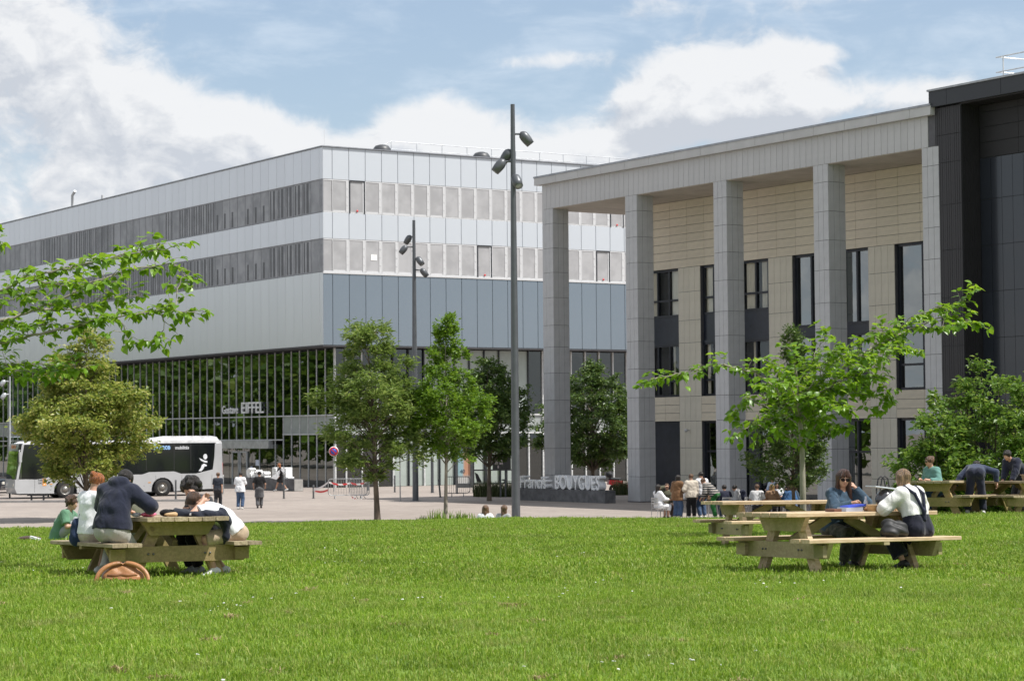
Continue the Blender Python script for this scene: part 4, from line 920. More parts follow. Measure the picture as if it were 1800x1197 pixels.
    letters('France', .42, .01, t, (4.12, 1.262, 2.70), RB, blue, .86, stroke=.016); letters('mobilités', .27, .01, t, (2.86, 1.262, 2.70), RB, mw, .85, stroke=.004)
    letters('PARIS', .15, .008, t, (11.35-.55, 1.28, .98), RB, m_dark, .9); letters('SACLAY', .15, .008, t, (11.35-.55, 1.28, .83), RB, m_dark, .9)
    f = MB(); n = 18; f.prism([(.12*math.cos(6.2832*i/n), .16*math.sin(6.2832*i/n)) for i in range(n)], (1.05, 1.256, 2.25), (1, 0, 0), (0, 0, 1), (0, .01, 0))
    f.prism([(1.42, 2.18), (1.3, 2.02), (1.1, 1.92), (.93, 1.9), (.93, 2.0), (1.1, 2.03), (1.25, 2.1)], (0, 1.256, 0), (1, 0, 0), (0, 0, 1), (0, .01, 0))
    f.prism([(1.45, 1.42), (1.32, 1.6), (1.25, 1.78), (1.12, 1.85), (.95, 1.76), (.97, 1.7), (1.1, 1.68), (1.18, 1.52), (1.28, 1.42)], (0, 1.256, 0), (1, 0, 0), (0, 0, 1), (0, .01, 0))
    f.build('figure_emblem', mw, t)
    return t
bus()
def car(label, loc, rz, paint):
    t = thing('parked_car', label, 'car', loc, rz)
    b = MB(); poly = [(0, .3), (.25, .3)]+[(.75+.38*math.cos(math.pi*(1-i/8)), .32+.38*math.sin(math.pi*(1-i/8))) for i in range(9)]+[(3.0+.38*math.cos(math.pi*(1-i/8)), .32+.38*math.sin(math.pi*(1-i/8))) for i in range(9)]+[(4.1, .3), (4.2, .6), (4.1, .9), (3.2, 1.02), (2.6, 1.0), (.3, 1.05), (0, .95)]
    b.prism(poly, (0, -.88, 0), (1, 0, 0), (0, 0, 1), (0, 1.76, 0)); b.build('body', paint, t)
    b = MB(); b.prism([(.15, 1.02), (3.0, 1.0), (2.35, 1.55), (.5, 1.58)], (0, -.78, 0), (1, 0, 0), (0, 0, 1), (0, 1.56, 0)); b.build('cabin_glass', mat('car_glass', (.01, .012, .014), .08), t)
    b = MB(); b.box(.6, 2.3, -.74, .74, 1.56, 1.62); b.build('roof', paint, t)
    for x in (.75, 3.0):
        for y in (-.9, .68):
            w = MB(); w.lathe([(.2, 0), (.3, 0), (.33, .03), (.33, .19), (.3, .22), (.2, .22)], 20, (x, y, .33), 'y'); o = w.build('wheel', mat('rubber', (0, 0, 0)), t)
            r_ = MB(); r_.lathe([(.2, .2), (.1, .17), (0, .18)], 16, (x, y, .33), 'y'); r_.build('rim', mat('rim_grey', (0, 0, 0)), o)
    b = MB(); b.box(4.16, 4.22, -.75, -.4, .66, .82); b.box(4.16, 4.22, .4, .75, .66, .82); b.build('headlight', mat('headlight', (0, 0, 0)), t)
    b = MB(); b.box(4.2, 4.23, -.26, .26, .4, .52); b.build('number_plate', m_letter, t)
cp_ = on_ground(12, 870); car('dark blue car cut off by the left edge of the view', cp_-R2(rad(-8), 4.2, 0), rad(-8), mat('car_navy', (.012, .018, .032), .25, .3, coat=.4))

# ------------------------------------------------------------------ letter signs on stone plinths
m_plinth = mat('plinth_stone', (.115, .115, .12), .75, 0, .15, 3, bump=.2); m_plinth_sunlit = mat('plinth_sunlit_end', (.33, .32, .30), .75, 0, .08, 3)  # second material is the same stone with sunlight put into its colour
m_lw = mat('letter_pale', (.82, .83, .85), .45)
def letter_sign(label, corner, L, h, words, m):
    t = thing('letter_sign', label, 'sign', corner, THETA, None)
    b = MB(); b.box(0, .62, 0, L, 0, h-.012); b.box(.04, .58, .03, L-.03, h-.012, h); b.build('plinth', m_plinth, t)
    b = MB(); b.box(.02, .6, -.012, 0, .02, h-.02); b.build('end_face', m_plinth_sunlit if m is m_letter else m_plinth, t)  # sunlit end of the white sign painted paler, the other sign left dark
    for txt, size, y, sx in words: letters(txt, size, .42, t, (.30, y, h+.02), ROT_LEFT, m, sx, stroke=.012)
letter_sign('pale solid letters Francis BOUYGUES on a dark stone plinth by the colonnade', on_ground(1064, 884.5), 8.4, .62, [('BOUYGUES', .98, 4.6, .80), ('Francis', .90, 7.85, .98)], m_lw)
letter_sign('row of white solid letters on a stone plinth in front of the glass entrance', on_ground(517, 863.5), 7.4, .75, [('EIFFEL', .98, 3.2, .85), ('Gustave', .86, 6.9, .95)], m_letter)

# ------------------------------------------------------------------ street furniture
m_post = mat('post_grey', (.10, .105, .11), .5, .3); m_galv = mat('galvanised', (.40, .41, .41), .4, .6)
def bollard(px, py, label, h=1.05, r=.05, m=m_post, cat='bollard', name='bollard', group='slim grey bollards on the paving'):
    t = thing(name, label, cat, on_ground(px, py), 0, group)
    b = MB(); b.tube([(0, 0, -.05), (0, 0, h)], r, 10); b.build('post', m, t); b = MB(); b.lathe([(r*1.15, h-.09), (r*1.15, h-.05), (r*1.02, h-.05)], 10); b.lathe([(r*1.8, .015), (r*1.8, 0)], 10); b.build('collar', m, t); return t
bollard(499, 876.5, 'slim bollard standing before the walker in the black skirt', 1.15)
bollard(551, 876, 'short bollard tied with red and white tape', .75)
bollard(647, 862, 'bollard behind the right end of the crowd barriers', 1.0, .06)
bollard(694, 865, 'bollard to the right of the ash trunk', 1.0)
bollard(774, 874, 'leaning dark bollard just left of the hornbeam trunk', 1.0).rotation_euler = (0, -.08, 0)
bollard(760, 866, 'thick grey post left of the hornbeam', 2.1, .09, m_lamp, 'post', 'post', None)
bollard(703.5, 881, 'thin bare pole beside the distant lamp post', 2.35, .035, m_galv, 'pole', 'pole', None)
bollard(309, 877, 'bollard in front of the bus rear wheel', 1.05)
bollard(392, 868, 'pale topped bollard at the tail of the bus', 1.15, .05, m_galv)
def no_parking():
    t = thing('no_parking_sign', 'round blue and red no parking sign on a pole behind the barriers', 'road sign', on_ground(587, 864), 0)
    b = MB(); b.tube([(0, 0, 0), (0, 0, 2.62)], .035, 8); b.build('pole', m_galv, t)
    def disc(r0, r1, y, m, nm):
        d = MB(); d.lathe([(r0, y), (r1, y), (r1, y+.02), (r0, y+.02)], 24, (0, -.06, 2.45), 'y'); d.build(nm, m, t)
    disc(0, .30, .0, m_letter, 'back_plate'); disc(0, .2, -.012, mat('sign_blue', (.03, .09, .5), .4), 'blue_disc'); disc(.19, .27, -.016, mat('sign_red', (.55, .03, .03), .4), 'red_ring')
    b = MB(); b.obox((0, -.082, 2.45), (.14, 0, -.14), (0, .004, 0), (.025, 0, .025)); b.build('red_bar', mat('sign_red', (0, 0, 0)), t)
no_parking()
def barrier(label, loc, rz, L=2.1, H=1.08, m=m_galv, nb=15):
    t = thing('crowd_barrier', label, 'barrier', loc, rz, 'crowd barriers')
    b = MB(); c = .16; pts = []
    for cx, cz, a0 in ((L-c, H-c, 0), (c, H-c, 90), (c, .2+c, 180), (L-c, .2+c, 270)):
        for k in range(5): a = rad(a0+k*22.5); pts.append((cx+c*math.cos(a), 0, cz+c*math.sin(a)))
    pts.append(pts[0]); b.tube(pts, .021, 8, False); b.build('frame', m, t)
    b = MB()
    for i in range(1, nb): b.tube([(L*i/nb, 0, .2), (L*i/nb, 0, H)], .009, 5, False)
    b.build('bars', m, t)
    for x in (.35, L-.35):
        b = MB(); b.tube([(x, -.3, 0), (x, 0, .21), (x, .3, 0)], .018, 6); b.build('foot', m, t)
    return t
ob1 = on_ground(577, 877); ob2 = on_ground(640, 874.5)
barrier('galvanised crowd barrier wrapped in tape, left of the pair', ob1, .16); barrier('galvanised crowd barrier turned at an angle, right of the pair', ob1+Vector((1.15, .1, 0)), -.35, 1.15)
barrier('dark crowd barrier beside the poster stand', on_ground(783, 873), .0, 1.35, 1.1, m_post, 12)
def tape(label, pts):
    b = MB(); n = 0
    V = []
    fine = []
    for a, c in zip(pts[:-1], pts[1:]):
        for k in range(10): fine.append(Vector(a).lerp(Vector(c), k/10)-Vector((0, 0, .1*math.sin(math.pi*k/10))))
    fine.append(Vector(pts[-1]))
    m = bpy.data.materials.get('tape')
    if not m:
        m = bpy.data.materials.new('tape'); m.use_nodes = True; q = NT(m.node_tree); tc = q.new('ShaderNodeTexCoord'); wv = q.new('ShaderNodeTexWave', bands_direction='DIAGONAL'); q.link(tc.outputs['Object'], wv.inputs[0]); wv.inputs['Scale'].default_value = 1.1
        q.link(q.mix(q.math('GREATER_THAN', wv.outputs['Fac'], .5), (.6, .04, .04, 1), (.75, .7, .68, 1)), q.n['Principled BSDF'].inputs['Base Color'])
    for p in fine: V += [p+Vector((0, -.03, -.05)), p+Vector((0, -.03, .05))]
    b.add(V, [(2*i, 2*i+2, 2*i+3, 2*i+1) for i in range(len(fine)-1)]); tag(b.build('barrier_tape', m), label, 'tape', 'lengths of barrier tape')
tb_ = on_ground(551, 876)
tape('red and white tape strung from the short bollard to the barrier', [tb_+Vector((0, 0, .5)), ob1+Vector((.05, 0, .95))]); tape('second slack tape from the bollard to the barrier foot', [tb_+Vector((0, 0, .45)), ob1+Vector((.02, 0, .5))])
tape('tape run along the top of the barriers', [ob1+Vector((.05, -.05, .9)), ob1+Vector((1.2, .1, .85)), ob1+Vector((2.05, .3, .9))]); tape('loose tape end lying on the paving under the barriers', [ob1+Vector((1.15, 0, .35)), ob1+Vector((1.5, -.2, .02)), ob1+Vector((1.75, -.3, .02))])
def low_rail(label, x0, x1, py, h=.35):
    a, c = on_ground(x0, py), on_ground(x1, py); t = thing('low_rail', label, 'rail', a, math.atan2((c-a).y, (c-a).x), 'low black rails along the street'); L = (c-a).length
    b = MB(); b.box(0, L, -.04, .04, h-.08, h); b.build('bar', m_dark, t)
    for x in (.25, L-.25): b = MB(); b.box(x-.04, x+.04, -.04, .04, 0, h-.08); b.build('post', m_dark, t)
low_rail('low black rail at the left edge before the bus', -40, 24, 875); low_rail('low black rail behind the person in the green shirt', 48, 84, 880); low_rail('low black rail beneath the bus front wheel', 78, 112, 873)
# notice board, poster stand, shelter
def notice_board():
    p = on_ground(884, 874); t = thing('notice_board', 'dark notice board on two posts with small papers pinned on it', 'notice board', p, .0)
    b = MB()
    for x in (-.17, .1): b.box(x, x+.09, .02, .1, 0, 2.0)
    b.build('post', m_post, t); b = MB(); b.box(-.55, .45, -.03, .02, 1.5, 2.35); b.build('board', mat('board_dark', (.05, .05, .048), .4), t)
    for x, z, w, h in ((-.42, 1.78, .17, .3), (-.17, 1.78, .18, .34), (-.28, 1.58, .08, .15)): b = MB(); b.box(x, x+w, -.04, -.0305, z, z+h); b.build('paper', mat('paper_pink', (.5, .42, .42), .6), t)
notice_board()
def poster_stand():
    p = on_ground(802, 868); t = thing('poster_stand', 'tall lit poster stand showing a pale blue and orange poster', 'poster stand', p, .15)
    b = MB(); b.box(0, .1, -.06, .12, 0, 2.75); b.box(.82, .98, -.06, .12, 0.35, 2.75); b.box(.1, .82, -.06, .12, 2.62, 2.75); b.box(.1, .82, -.06, .12, .35, .6); b.build('frame', m_post, t)
    m = bpy.data.materials.new('poster'); m.use_nodes = True; q = NT(m.node_tree); tc = q.new('ShaderNodeTexCoord'); s = q.new('ShaderNodeSeparateXYZ'); q.link(tc.outputs['Object'], s.inputs[0])
    n = q.noise(tc.outputs['Object'], 2.2, 2, .5); c = q.mix(q.smooth(q.math('ADD', s.outputs[0], q.math('MULTIPLY', n, .3)), .5, .68), (.36, .55, .60, 1), (.62, .34, .22, 1)); c = q.mix(q.smooth(q.math('ADD', s.outputs[2], q.math('MULTIPLY', n, .3)), 1.35, 1.0), c, (.6, .6, .58, 1))
    q.link(c, q.n['Principled BSDF'].inputs['Base Color'])
    b = MB(); b.box(.1, .82, 0, .03, .6, 2.62); o = b.build('poster', m, t)
    letters('40', .3, .006, t, (.22, -.01, 1.2), Matrix(((1, 0, 0), (0, 0, -1), (0, 1, 0))).to_quaternion(), mat('poster_ink', (.05, .09, .14), .6), 1)
    b = MB(); b.ball((.5, 0, 2.15), .16, .004, .2); b.build('print', mat('poster_tan', (.5, .36, .25), .6), o)
poster_stand()
def shelter():
    p = on_ground(831, 866); t = thing('bus_shelter', 'dark framed glass bus shelter behind the dark linden', 'bus shelter', p, .0)
    b = MB()
    for x in (0, .75, 1.95, 2.6): b.box(x, x+.1, 0, .1, 0, 2.5)
    b.box(0, 2.7, .02, .08, 1.28, 1.36); b.box(0, 2.7, .02, .08, .5, .58); b.box(-.1, 2.8, -.9, .2, 2.5, 2.6); b.build('frame', m_post, t)
    b = MB(); b.box(.1, .75, .045, .055, .58, 1.28); b.box(.85, 1.95, .045, .055, .58, 2.45); b.build('pane', m_glass_w, t)
    b = MB(); b.prism([(.25, .6), (.55, .6), (.3, 1.1), (.12, 1.2)], (0, .0, 0), (1, 0, 0), (0, 0, 1), (0, .03, 0)); b.build('sticker', m_dark, t)
shelter()
def bicycle(label, loc, rz, m):
    t = thing('bicycle', label, 'bicycle', loc, rz)
    for x in (-.52, .52):
        w = MB(); w.tube([(x+.33*math.cos(a), 0, .34+.33*math.sin(a)) for a in np.linspace(0, 6.2832, 22)], .02, 6, False); o = w.build('wheel', mat('rubber', (0, 0, 0)), t)
        s = MB()
        for a in np.linspace(0, 6.28, 9)[:-1]: s.tube([(x, 0, .34), (x+.32*math.cos(a), 0, .34+.32*math.sin(a))], .004, 3, False)
        s.build('spokes', m_galv, o)
    b = MB(); bb = (-.08, 0, .3); se = (-.2, 0, .8); hd = (.36, 0, .82)
    for a, c in ((bb, se), (se, hd), (bb, hd), (bb, (-.52, 0, .34)), (se, (-.52, 0, .34)), (hd, (.52, 0, .34))): b.tube([a, c], .017, 6)
    b.build('frame', m, t); b = MB(); b.ball((-.24, 0, .9), .14, .07, .04); b.tube([(-.2, 0, .8), (-.23, 0, .88)], .015, 5); b.build('saddle', m_dark, t)
    b = MB(); b.tube([(.36, 0, .82), (.34, 0, .98), (.34, .25, 1.0), (.25, .27, .98)], .013, 6); b.tube([(.34, 0, .98), (.34, -.25, 1.0), (.25, -.27, .98)], .013, 6); b.build('handlebar', m_galv, t)
bicycle('dark bicycle parked under the notice board', on_ground(893, 872), .3, m_dark)
def motorbike():
    p = on_ground(1096, 868); t = thing('motor_scooter', 'red motor scooter half hidden behind the second column', 'scooter', p, rad(20))
    for x in (-.6, .62):
        w = MB(); w.lathe([(.12, -.06), (.26, -.06), (.28, 0), (.26, .06), (.12, .06)], 18, (x, 0, .28), 'y'); w.build('wheel', mat('rubber', (0, 0, 0)), t)
    r = mat('scooter_red', (.25, .02, .025), .3, coat=.4)
    b = MB(); b.prism([(-.95, .55), (-.3, .45), (-.2, .3), (.25, .3), (.42, .5), (.5, 1.0), (.38, 1.02), (.3, .55), (0, .42), (-.1, .75), (-.9, .8)], (0, -.14, 0), (1, 0, 0), (0, 0, 1), (0, .28, 0)); b.build('body', r, t)
    b = MB(); b.ball((-.5, 0, .85), .42, .15, .09); b.build('seat', m_dark, t); b = MB(); b.tube([(.62, 0, .28), (.45, 0, 1.05), (.4, .3, 1.1)], .025, 6); b.tube([(.45, 0, 1.05), (.4, -.3, 1.1)], .02, 6); b.build('handlebar', m_dark, t)
    b = MB(); b.ball((-.85, 0, 1.1), .2, .2, .18); b.build('top_box', m_dark, t)
motorbike()
for i, (px, lab) in enumerate(((1549, 'left hoop of the two bike hoops before the dark windows'), (1558, 'right hoop of the two bike hoops before the dark windows'))):
    p = at(px, 866, 84); t = thing('bike_hoop', lab, 'bike rack', (p.x, 84+i*.3, 0), .3, 'bike hoops'); b = MB()
    b.tube([(-.14, 0, 0), (-.2, 0, 1.2), (-.12, 0, 1.62), (0, 0, 1.72), (.12, 0, 1.62), (.2, 0, 1.2), (.14, 0, 0)], .025, 6); b.build('hoop', m_dark, t)
# ------------------------------------------------------------------ people: bodies are implicit surfaces turned into one mesh
def smin(a, b, k):
    h = np.clip(.5+.5*(b-a)/k, 0, 1); return b*(1-h)+a*h-k*h*(1-h)
class Field:
    def __init__(s, lo, hi, h):
        s.h = h; s.lo = np.array(lo, float); n = np.ceil((np.array(hi)-s.lo)/h).astype(int)+1
        s.ax = [s.lo[i]+h*np.arange(n[i]) for i in range(3)]; s.F = np.full(n, .25, np.float32)
    def sub(s, lo, hi):
        i0 = [int(np.clip(np.searchsorted(s.ax[i], lo[i]), 0, len(s.ax[i])-1)) for i in range(3)]; i1 = [int(np.clip(np.searchsorted(s.ax[i], hi[i]), 1, len(s.ax[i]))) for i in range(3)]
        sl = tuple(slice(a, max(b, a+1)) for a, b in zip(i0, i1))
        X = np.stack(np.meshgrid(*[s.ax[i][sl[i]] for i in range(3)], indexing='ij'), -1); return sl, X
    def cone(s, a, b, ra, rb, k=.03, cut=False, op='u', cuta=False):
        a = np.array(a, float); b = np.array(b, float); m = max(ra, rb)+.09; sl, X = s.sub(np.minimum(a, b)-m, np.maximum(a, b)+m)
        ab = b-a; L2 = max(ab@ab, 1e-8); t = np.clip((X-a)@ab/L2, 0, 1); d = np.linalg.norm(X-a-t[..., None]*ab, axis=-1)-(ra+(rb-ra)*t)
        if cut: d = np.maximum(d, (X-b)@(ab/math.sqrt(L2)))
        if cuta: d = np.maximum(d, -(X-a)@(ab/math.sqrt(L2)))
        s.put(sl, d, k, op)
    def ell(s, c, R, r, k=.03, op='u'):
        c = np.array(c, float); m = max(r)+.07; sl, X = s.sub(c-m, c+m); q = (X-c) @ np.array(R); r = np.array(r)
        k0 = np.linalg.norm(q/r, axis=-1); k1 = np.linalg.norm(q/(r*r), axis=-1)+1e-6; s.put(sl, k0*(k0-1)/k1, k, op)
    def plane_cut(s, p, n, lo=None, hi=None):
        X = np.stack(np.meshgrid(*s.ax, indexing='ij'), -1); s.F = np.maximum(s.F, (X-np.array(p))@np.array(n)).astype(np.float32)
    def put(s, sl, d, k, op):
        if op == 'u': s.F[sl] = smin(s.F[sl], d, k)
        else: s.F[sl] = -smin(-s.F[sl], d, k)
    def wrinkle(s, amp, f, ph):
        X, Y, Z = np.meshgrid(*s.ax, indexing='ij', sparse=True)
        s.F += (amp*(np.sin(f*(X*1.0+Z*.8)+2*np.sin(f*.55*Y+ph)+ph)*np.sin(f*(Z*1.1-Y*.7)+1.7*np.sin(f*.5*X)+ph*2))).astype(np.float32)
    def mesh(s):
        F = s.F; n = np.array(F.shape); inside = F < 0
        cs = np.zeros(n-1, np.int16)
        for dx in (0, 1):
            for dy in (0, 1):
                for dz in (0, 1): cs += inside[dx:n[0]-1+dx, dy:n[1]-1+dy, dz:n[2]-1+dz]
        act = np.argwhere((cs > 0) & (cs < 8))
        if len(act) == 0: return np.zeros((0, 3)), np.zeros((0, 4), int)
        cor = np.array([(i, j, k) for i in (0, 1) for j in (0, 1) for k in (0, 1)])
        val = np.stack([F[act[:, 0]+c[0], act[:, 1]+c[1], act[:, 2]+c[2]] for c in cor], 1)
        acc = np.zeros((len(act), 3)); cnt = np.zeros(len(act))
        for i in range(8):
            for j in range(i+1, 8):
                if np.abs(cor[i]-cor[j]).sum() != 1: continue
                m = (val[:, i] < 0) != (val[:, j] < 0); t = val[m, i]/(val[m, i]-val[m, j]); acc[m] += cor[i]+(cor[j]-cor[i])*t[:, None]; cnt[m] += 1
        V = s.lo+(act+acc/cnt[:, None])*s.h
        idx = np.full(n-1, -1, np.int64); idx[act[:, 0], act[:, 1], act[:, 2]] = np.arange(len(act)); Q = []
        for ax in range(3):
            o = [a for a in range(3) if a != ax]; e = np.zeros(3, int); e[ax] = 1
            A = inside[tuple(slice(0, n[k]-e[k]) for k in range(3))]; B = inside[tuple(slice(e[k], n[k]) for k in range(3))]
            P = np.argwhere(A != B)
            P = P[(P[:, o[0]] > 0) & (P[:, o[1]] > 0) & (P[:, o[0]] < n[o[0]]-1) & (P[:, o[1]] < n[o[1]]-1)]
            if not len(P): continue
            u = np.zeros(3, int); u[o[0]] = 1; w = np.zeros(3, int); w[o[1]] = 1
            c = [idx[tuple((P-d).T)] for d in (u+w, w, 0*u, u)]; q = np.stack(c, 1)
            fl = A[tuple(P.T)] ^ (ax == 1); q[~fl] = q[~fl][:, ::-1]; Q.append(q)
        Q = np.concatenate(Q); return V, Q[(Q >= 0).all(1)]
def V3(*a): return np.array(a, float)
def nrm(v): v = np.array(v, float); return v/(np.linalg.norm(v)+1e-9)
def ik(a, t, l1, l2, hint):
    d = t-a; L = np.linalg.norm(d); u = nrm(d); L = min(L, (l1+l2)*.995); x = (l1*l1-l2*l2+L*L)/(2*L); h = math.sqrt(max(0, l1*l1-x*x))
    hp = np.array(hint, float)-u*(np.array(hint)@u); return a+u*x+nrm(hp)*h, a+u*L
SKIN = mat('skin', (.46, .27, .19), .5, 0, .05, 12, spec=.35); SKIN_T = mat('skin_tan', (.33, .19, .125), .5, 0, .05, 12, spec=.35); SKIN_D = mat('skin_brown', (.16, .085, .055), .5, 0, .05, 12, spec=.35)
def cloth(name, col, **k):
    new = 'cloth_'+name not in MATS; m = cloth_(name, col, **k)
    if new:                                     # creases: ridged noise over the fine weave
        q = NT(m.node_tree); b = q.n['Principled BSDF']; old = b.inputs['Normal'].links[0].from_node; tc = q.new('ShaderNodeTexCoord'); mp = q.new('ShaderNodeMapping'); q.link(tc.outputs['Object'], mp.inputs[0]); mp.inputs['Rotation'].default_value = (.5, .35, .2); mp.inputs['Scale'].default_value = (1, 1, .62)
        r1 = q.math('ABSOLUTE', q.math('SUBTRACT', q.noise(mp.outputs[0], 4.4, 1, .5, 1.0), .5)); r2 = q.math('ABSOLUTE', q.math('SUBTRACT', q.noise(mp.outputs[0], 10, 1, .5, .8), .5))
        h = q.math('ADD', q.smooth(r1, 0, .22), q.math('MULTIPLY', q.smooth(r2, 0, .22), .3))
        bp = q.new('ShaderNodeBump'); bp.inputs['Strength'].default_value = .42; bp.inputs['Distance'].default_value = .02; q.link(h, bp.inputs['Height']); q.link(old.outputs[0], bp.inputs['Normal']); q.link(bp.outputs[0], b.inputs['Normal'])
    return m
def cloth_(name, col, **k): return mat('cloth_'+name, col, k.pop('rough', .85), 0, k.pop('var', .05), k.pop('vscale', 6), k.pop('bump', .15), 60, .15, sheen=.2, **k)
def hairm(name, col): return mat('hair_'+name, col, .38, 0, .34, 7, .9, 20, .5, stretch=(9, 9, 1.0))
def person(label, loc, face, pose, fit, res=.012, group=None, s=1.0):
    """local frame: x to the person's right, y forward, z up; face = world direction faced. Returns the thing"""
    P = dict(hip=.93, lean=3, side=0, twist=0, headp=5, heady=0, hr=(.24, .08, .80), hl=(-.24, .08, .80), fr=(.1, 0, .085), fl=(-.1, 0, .085),
             er=(.5, -1, -.4), el=(-.5, -1, -.4), kr=(.1, 1, .1), kl=(-.1, 1, .1), toe_r=None, toe_l=None, hipy=0, headr=0, curl=.5); P.update(pose)
    female = fit.get('f', False); w = .92 if female else 1.0
    rz = math.atan2(-face[0], face[1]); root = thing('person', label, 'person', loc, rz, group); root.scale = (s, s, s)
    hip = V3(0, P['hipy'], P['hip']); ln = rad(P['lean']); sd = rad(P['side']); tw = rad(P['twist'])
    U = nrm(V3(math.sin(sd), math.sin(ln), math.cos(ln)*math.cos(sd))); X = nrm(V3(math.cos(tw), math.sin(tw), 0)); X = nrm(X-U*(X@U)); Fw = np.cross(U, X)
    bend = rad(P.get('bend', P['lean']*.35))                       # upper spine curls further
    U2 = nrm(U*math.cos(bend)+Fw*math.sin(bend)); Fw2 = np.cross(U2, X); mid = hip+U*.24; neck = mid+U2*.29
    shr, shl = neck-U2*.055+X*.175*w, neck-U2*.055-X*.175*w
    up_f = P.get('shrug', 0); shr = shr+U2*up_f; shl = shl+U2*up_f
    hp = rad(P['headp']); hy = rad(P['heady']); hf = nrm(V3(X[0], X[1], 0)*math.sin(hy)+nrm(V3(Fw[0], Fw[1], .0001))*math.cos(hy)); hx = nrm(np.cross(hf, V3(0, 0, 1)))
    HF = nrm(hf*math.cos(hp)-V3(0, 0, 1)*math.sin(hp)); HU = np.cross(hx, HF)
    hr_ = rad(P['headr']); HU, hx = nrm(HU*math.cos(hr_)+hx*math.sin(hr_)), nrm(hx*math.cos(hr_)-HU*math.sin(hr_))
    head = neck+U2*.05+HU*.125+HF*.02; R = np.stack([hx, HF, HU], 1)
    def arm(sh, t, e): return ik(sh, np.array(t, float), .285, .25, e)
    elr, wrr = arm(shr, P['hr'], P['er']); ell_, wrl = arm(shl, P['hl'], P['el'])
    hjr, hjl = hip+X*.09-V3(0, 0, .02), hip-X*.09-V3(0, 0, .02)
    knr, anr = ik(hjr, np.array(P['fr'], float), .43, .42, P['kr']); knl, anl = ik(hjl, np.array(P['fl'], float), .43, .42, P['kl'])
    pts = np.stack([hip, neck, head, elr, wrr, ell_, wrl, knr, knl, anr, anl, head+HF*.1]); lo = pts.min(0)-.26; hi = pts.max(0)+.26
    fine = res < .016
    skin = fit.get('skin', SKIN)
    def torso(f, o, k=.05, low=True):
        for q in (-1, 1):
            f.cone(hip+X*q*.075*w+U*.02, mid+X*q*.06*w, .105+o+(.012 if female else 0), .092*w+o, k); f.cone(mid+X*q*.06*w, neck-U2*.13+X*q*.075*w+Fw2*.012, .092*w+o, .105*w+o, k)
        f.cone(shr-X*.02, shl+X*.02, .062+o, .062+o, k)
        f.cone(neck-U2*.14, neck-U2*.02, .10+o, .055+o*.6, k)
        if female:
            for q in (-1, 1): f.ell(neck-U2*.17+Fw2*.10+X*q*.07, np.stack([X, Fw2, U2], 1), (.062+o, .055+o, .062+o), .05)
    def hips(f, o, k=.05):
        for q in (-1, 1): f.cone(hip+X*q*.07*w+U*.05, hip+X*q*.085*w-U*.02, .108+o, .112+o+(.012 if female else 0), k)
        for q in (-1, 1): f.ell(hip+X*q*.08-Fw*.04-U*.03, np.eye(3), (.1+o, .1+o, .1+o), .05)
    # ---- body
    f = Field(lo, hi, res); kk = .03
    torso(f, 0); hips(f, 0)
    f.cone(neck-U2*.03, head-HU*.06-HF*.02, .056, .052, .03)
    for sh, el_, wr in ((shr, elr, wrr), (shl, ell_, wrl)):
        f.cone(sh, el_, .052*w, .042*w, .03); f.cone(el_, wr, .042*w, .027*w, .015)
        d = nrm(wr-el_); hn = P.get('hand_n_r' if sh is shr else 'hand_n_l', None); pn = nrm(np.cross(d, np.cross(V3(0, 0, 1), d)+1e-3)) if hn is None else nrm(np.array(hn)-d*(np.array(hn)@d))
        sidev = nrm(np.cross(d, pn))*(1 if sh is shr else -1); cu = P['curl']; pc = wr+d*.045
        if fine:
            f.cone(wr+sidev*.012, pc+d*.035+sidev*.024, .022, .019, .014); f.cone(wr-sidev*.012, pc+d*.03-sidev*.026, .021, .017, .014)
            for i, (o_, L) in enumerate(((.030, .068), (.011, .076), (-.010, .072), (-.029, .056))):
                b0 = pc+d*.036+sidev*o_; a1 = cu*.9; d1_ = nrm(d*math.cos(a1)-pn*math.sin(a1)); b1 = b0+d1_*L*.5; a2 = cu*2.0; d2_ = nrm(d*math.cos(a2)-pn*math.sin(a2)); b2 = b1+d2_*L*.5
                f.cone(b0, b1, .0105, .0095, .005); f.cone(b1, b2, .0095, .008, .004)
            th = wr+d*.02+sidev*.026; t1 = th+nrm(d*.7+sidev*.75-pn*.25)*.038; t2 = t1+nrm(d*.95+sidev*.2-pn*.45)*.032; f.cone(th, t1, .014, .012, .008); f.cone(t1, t2, .012, .009, .005)
        else:
            f.cone(wr, pc+d*.04, .03, .032, .02); f.cone(pc+d*.04, pc+d*.09-pn*.03, .026, .018, .015); f.cone(wr+d*.02, wr+d*.06+sidev*.05, .014, .012, .01)
    for hj, kn, an in ((hjr, knr, anr), (hjl, knl, anl)):
        f.cone(hj, kn, .082, .058, .04); c = kn+(an-kn)*.35; f.cone(kn, c, .055, .056, .02); f.cone(c, an, .056, .036, .02)
    toes = []
    for an, kn, td in ((anr, knr, P['toe_r']), (anl, knl, P['toe_l'])):
        t_ = nrm(td if td is not None else (.06*np.sign(an[0]+1e-6), 1, -.25)); toes.append(t_); f.cone(an-V3(0, 0, .03)-t_*.04, an+t_*.15-V3(0, 0, .04), .034, .024, .02)
    # head: skull, face, jaw, nose, ears, brow and lips
    hw = .071 if female else .074
    f.ell(head+HU*.02-HF*.012, R, (hw+.002, .094, .088), .02); f.ell(head+HF*.022-HU*.03, R, (hw*.86, .072, .085), .03); f.cone(head-HU*.07+HF*.035, head-HU*.092+HF*.062, .043, .024, .03)
    f.cone(head+HF*.088+HU*.0, head+HF*.106-HU*.032, .010, .0135, .012)
    for q in (-1, 1): f.ell(head+hx*q*hw*1.02-HF*.008-HU*.018, R, (.010, .019, .03), .008); f.ell(head+hx*q*.031+HF*.078+HU*.012, R, (.018, .014, .010), .012, 'u')
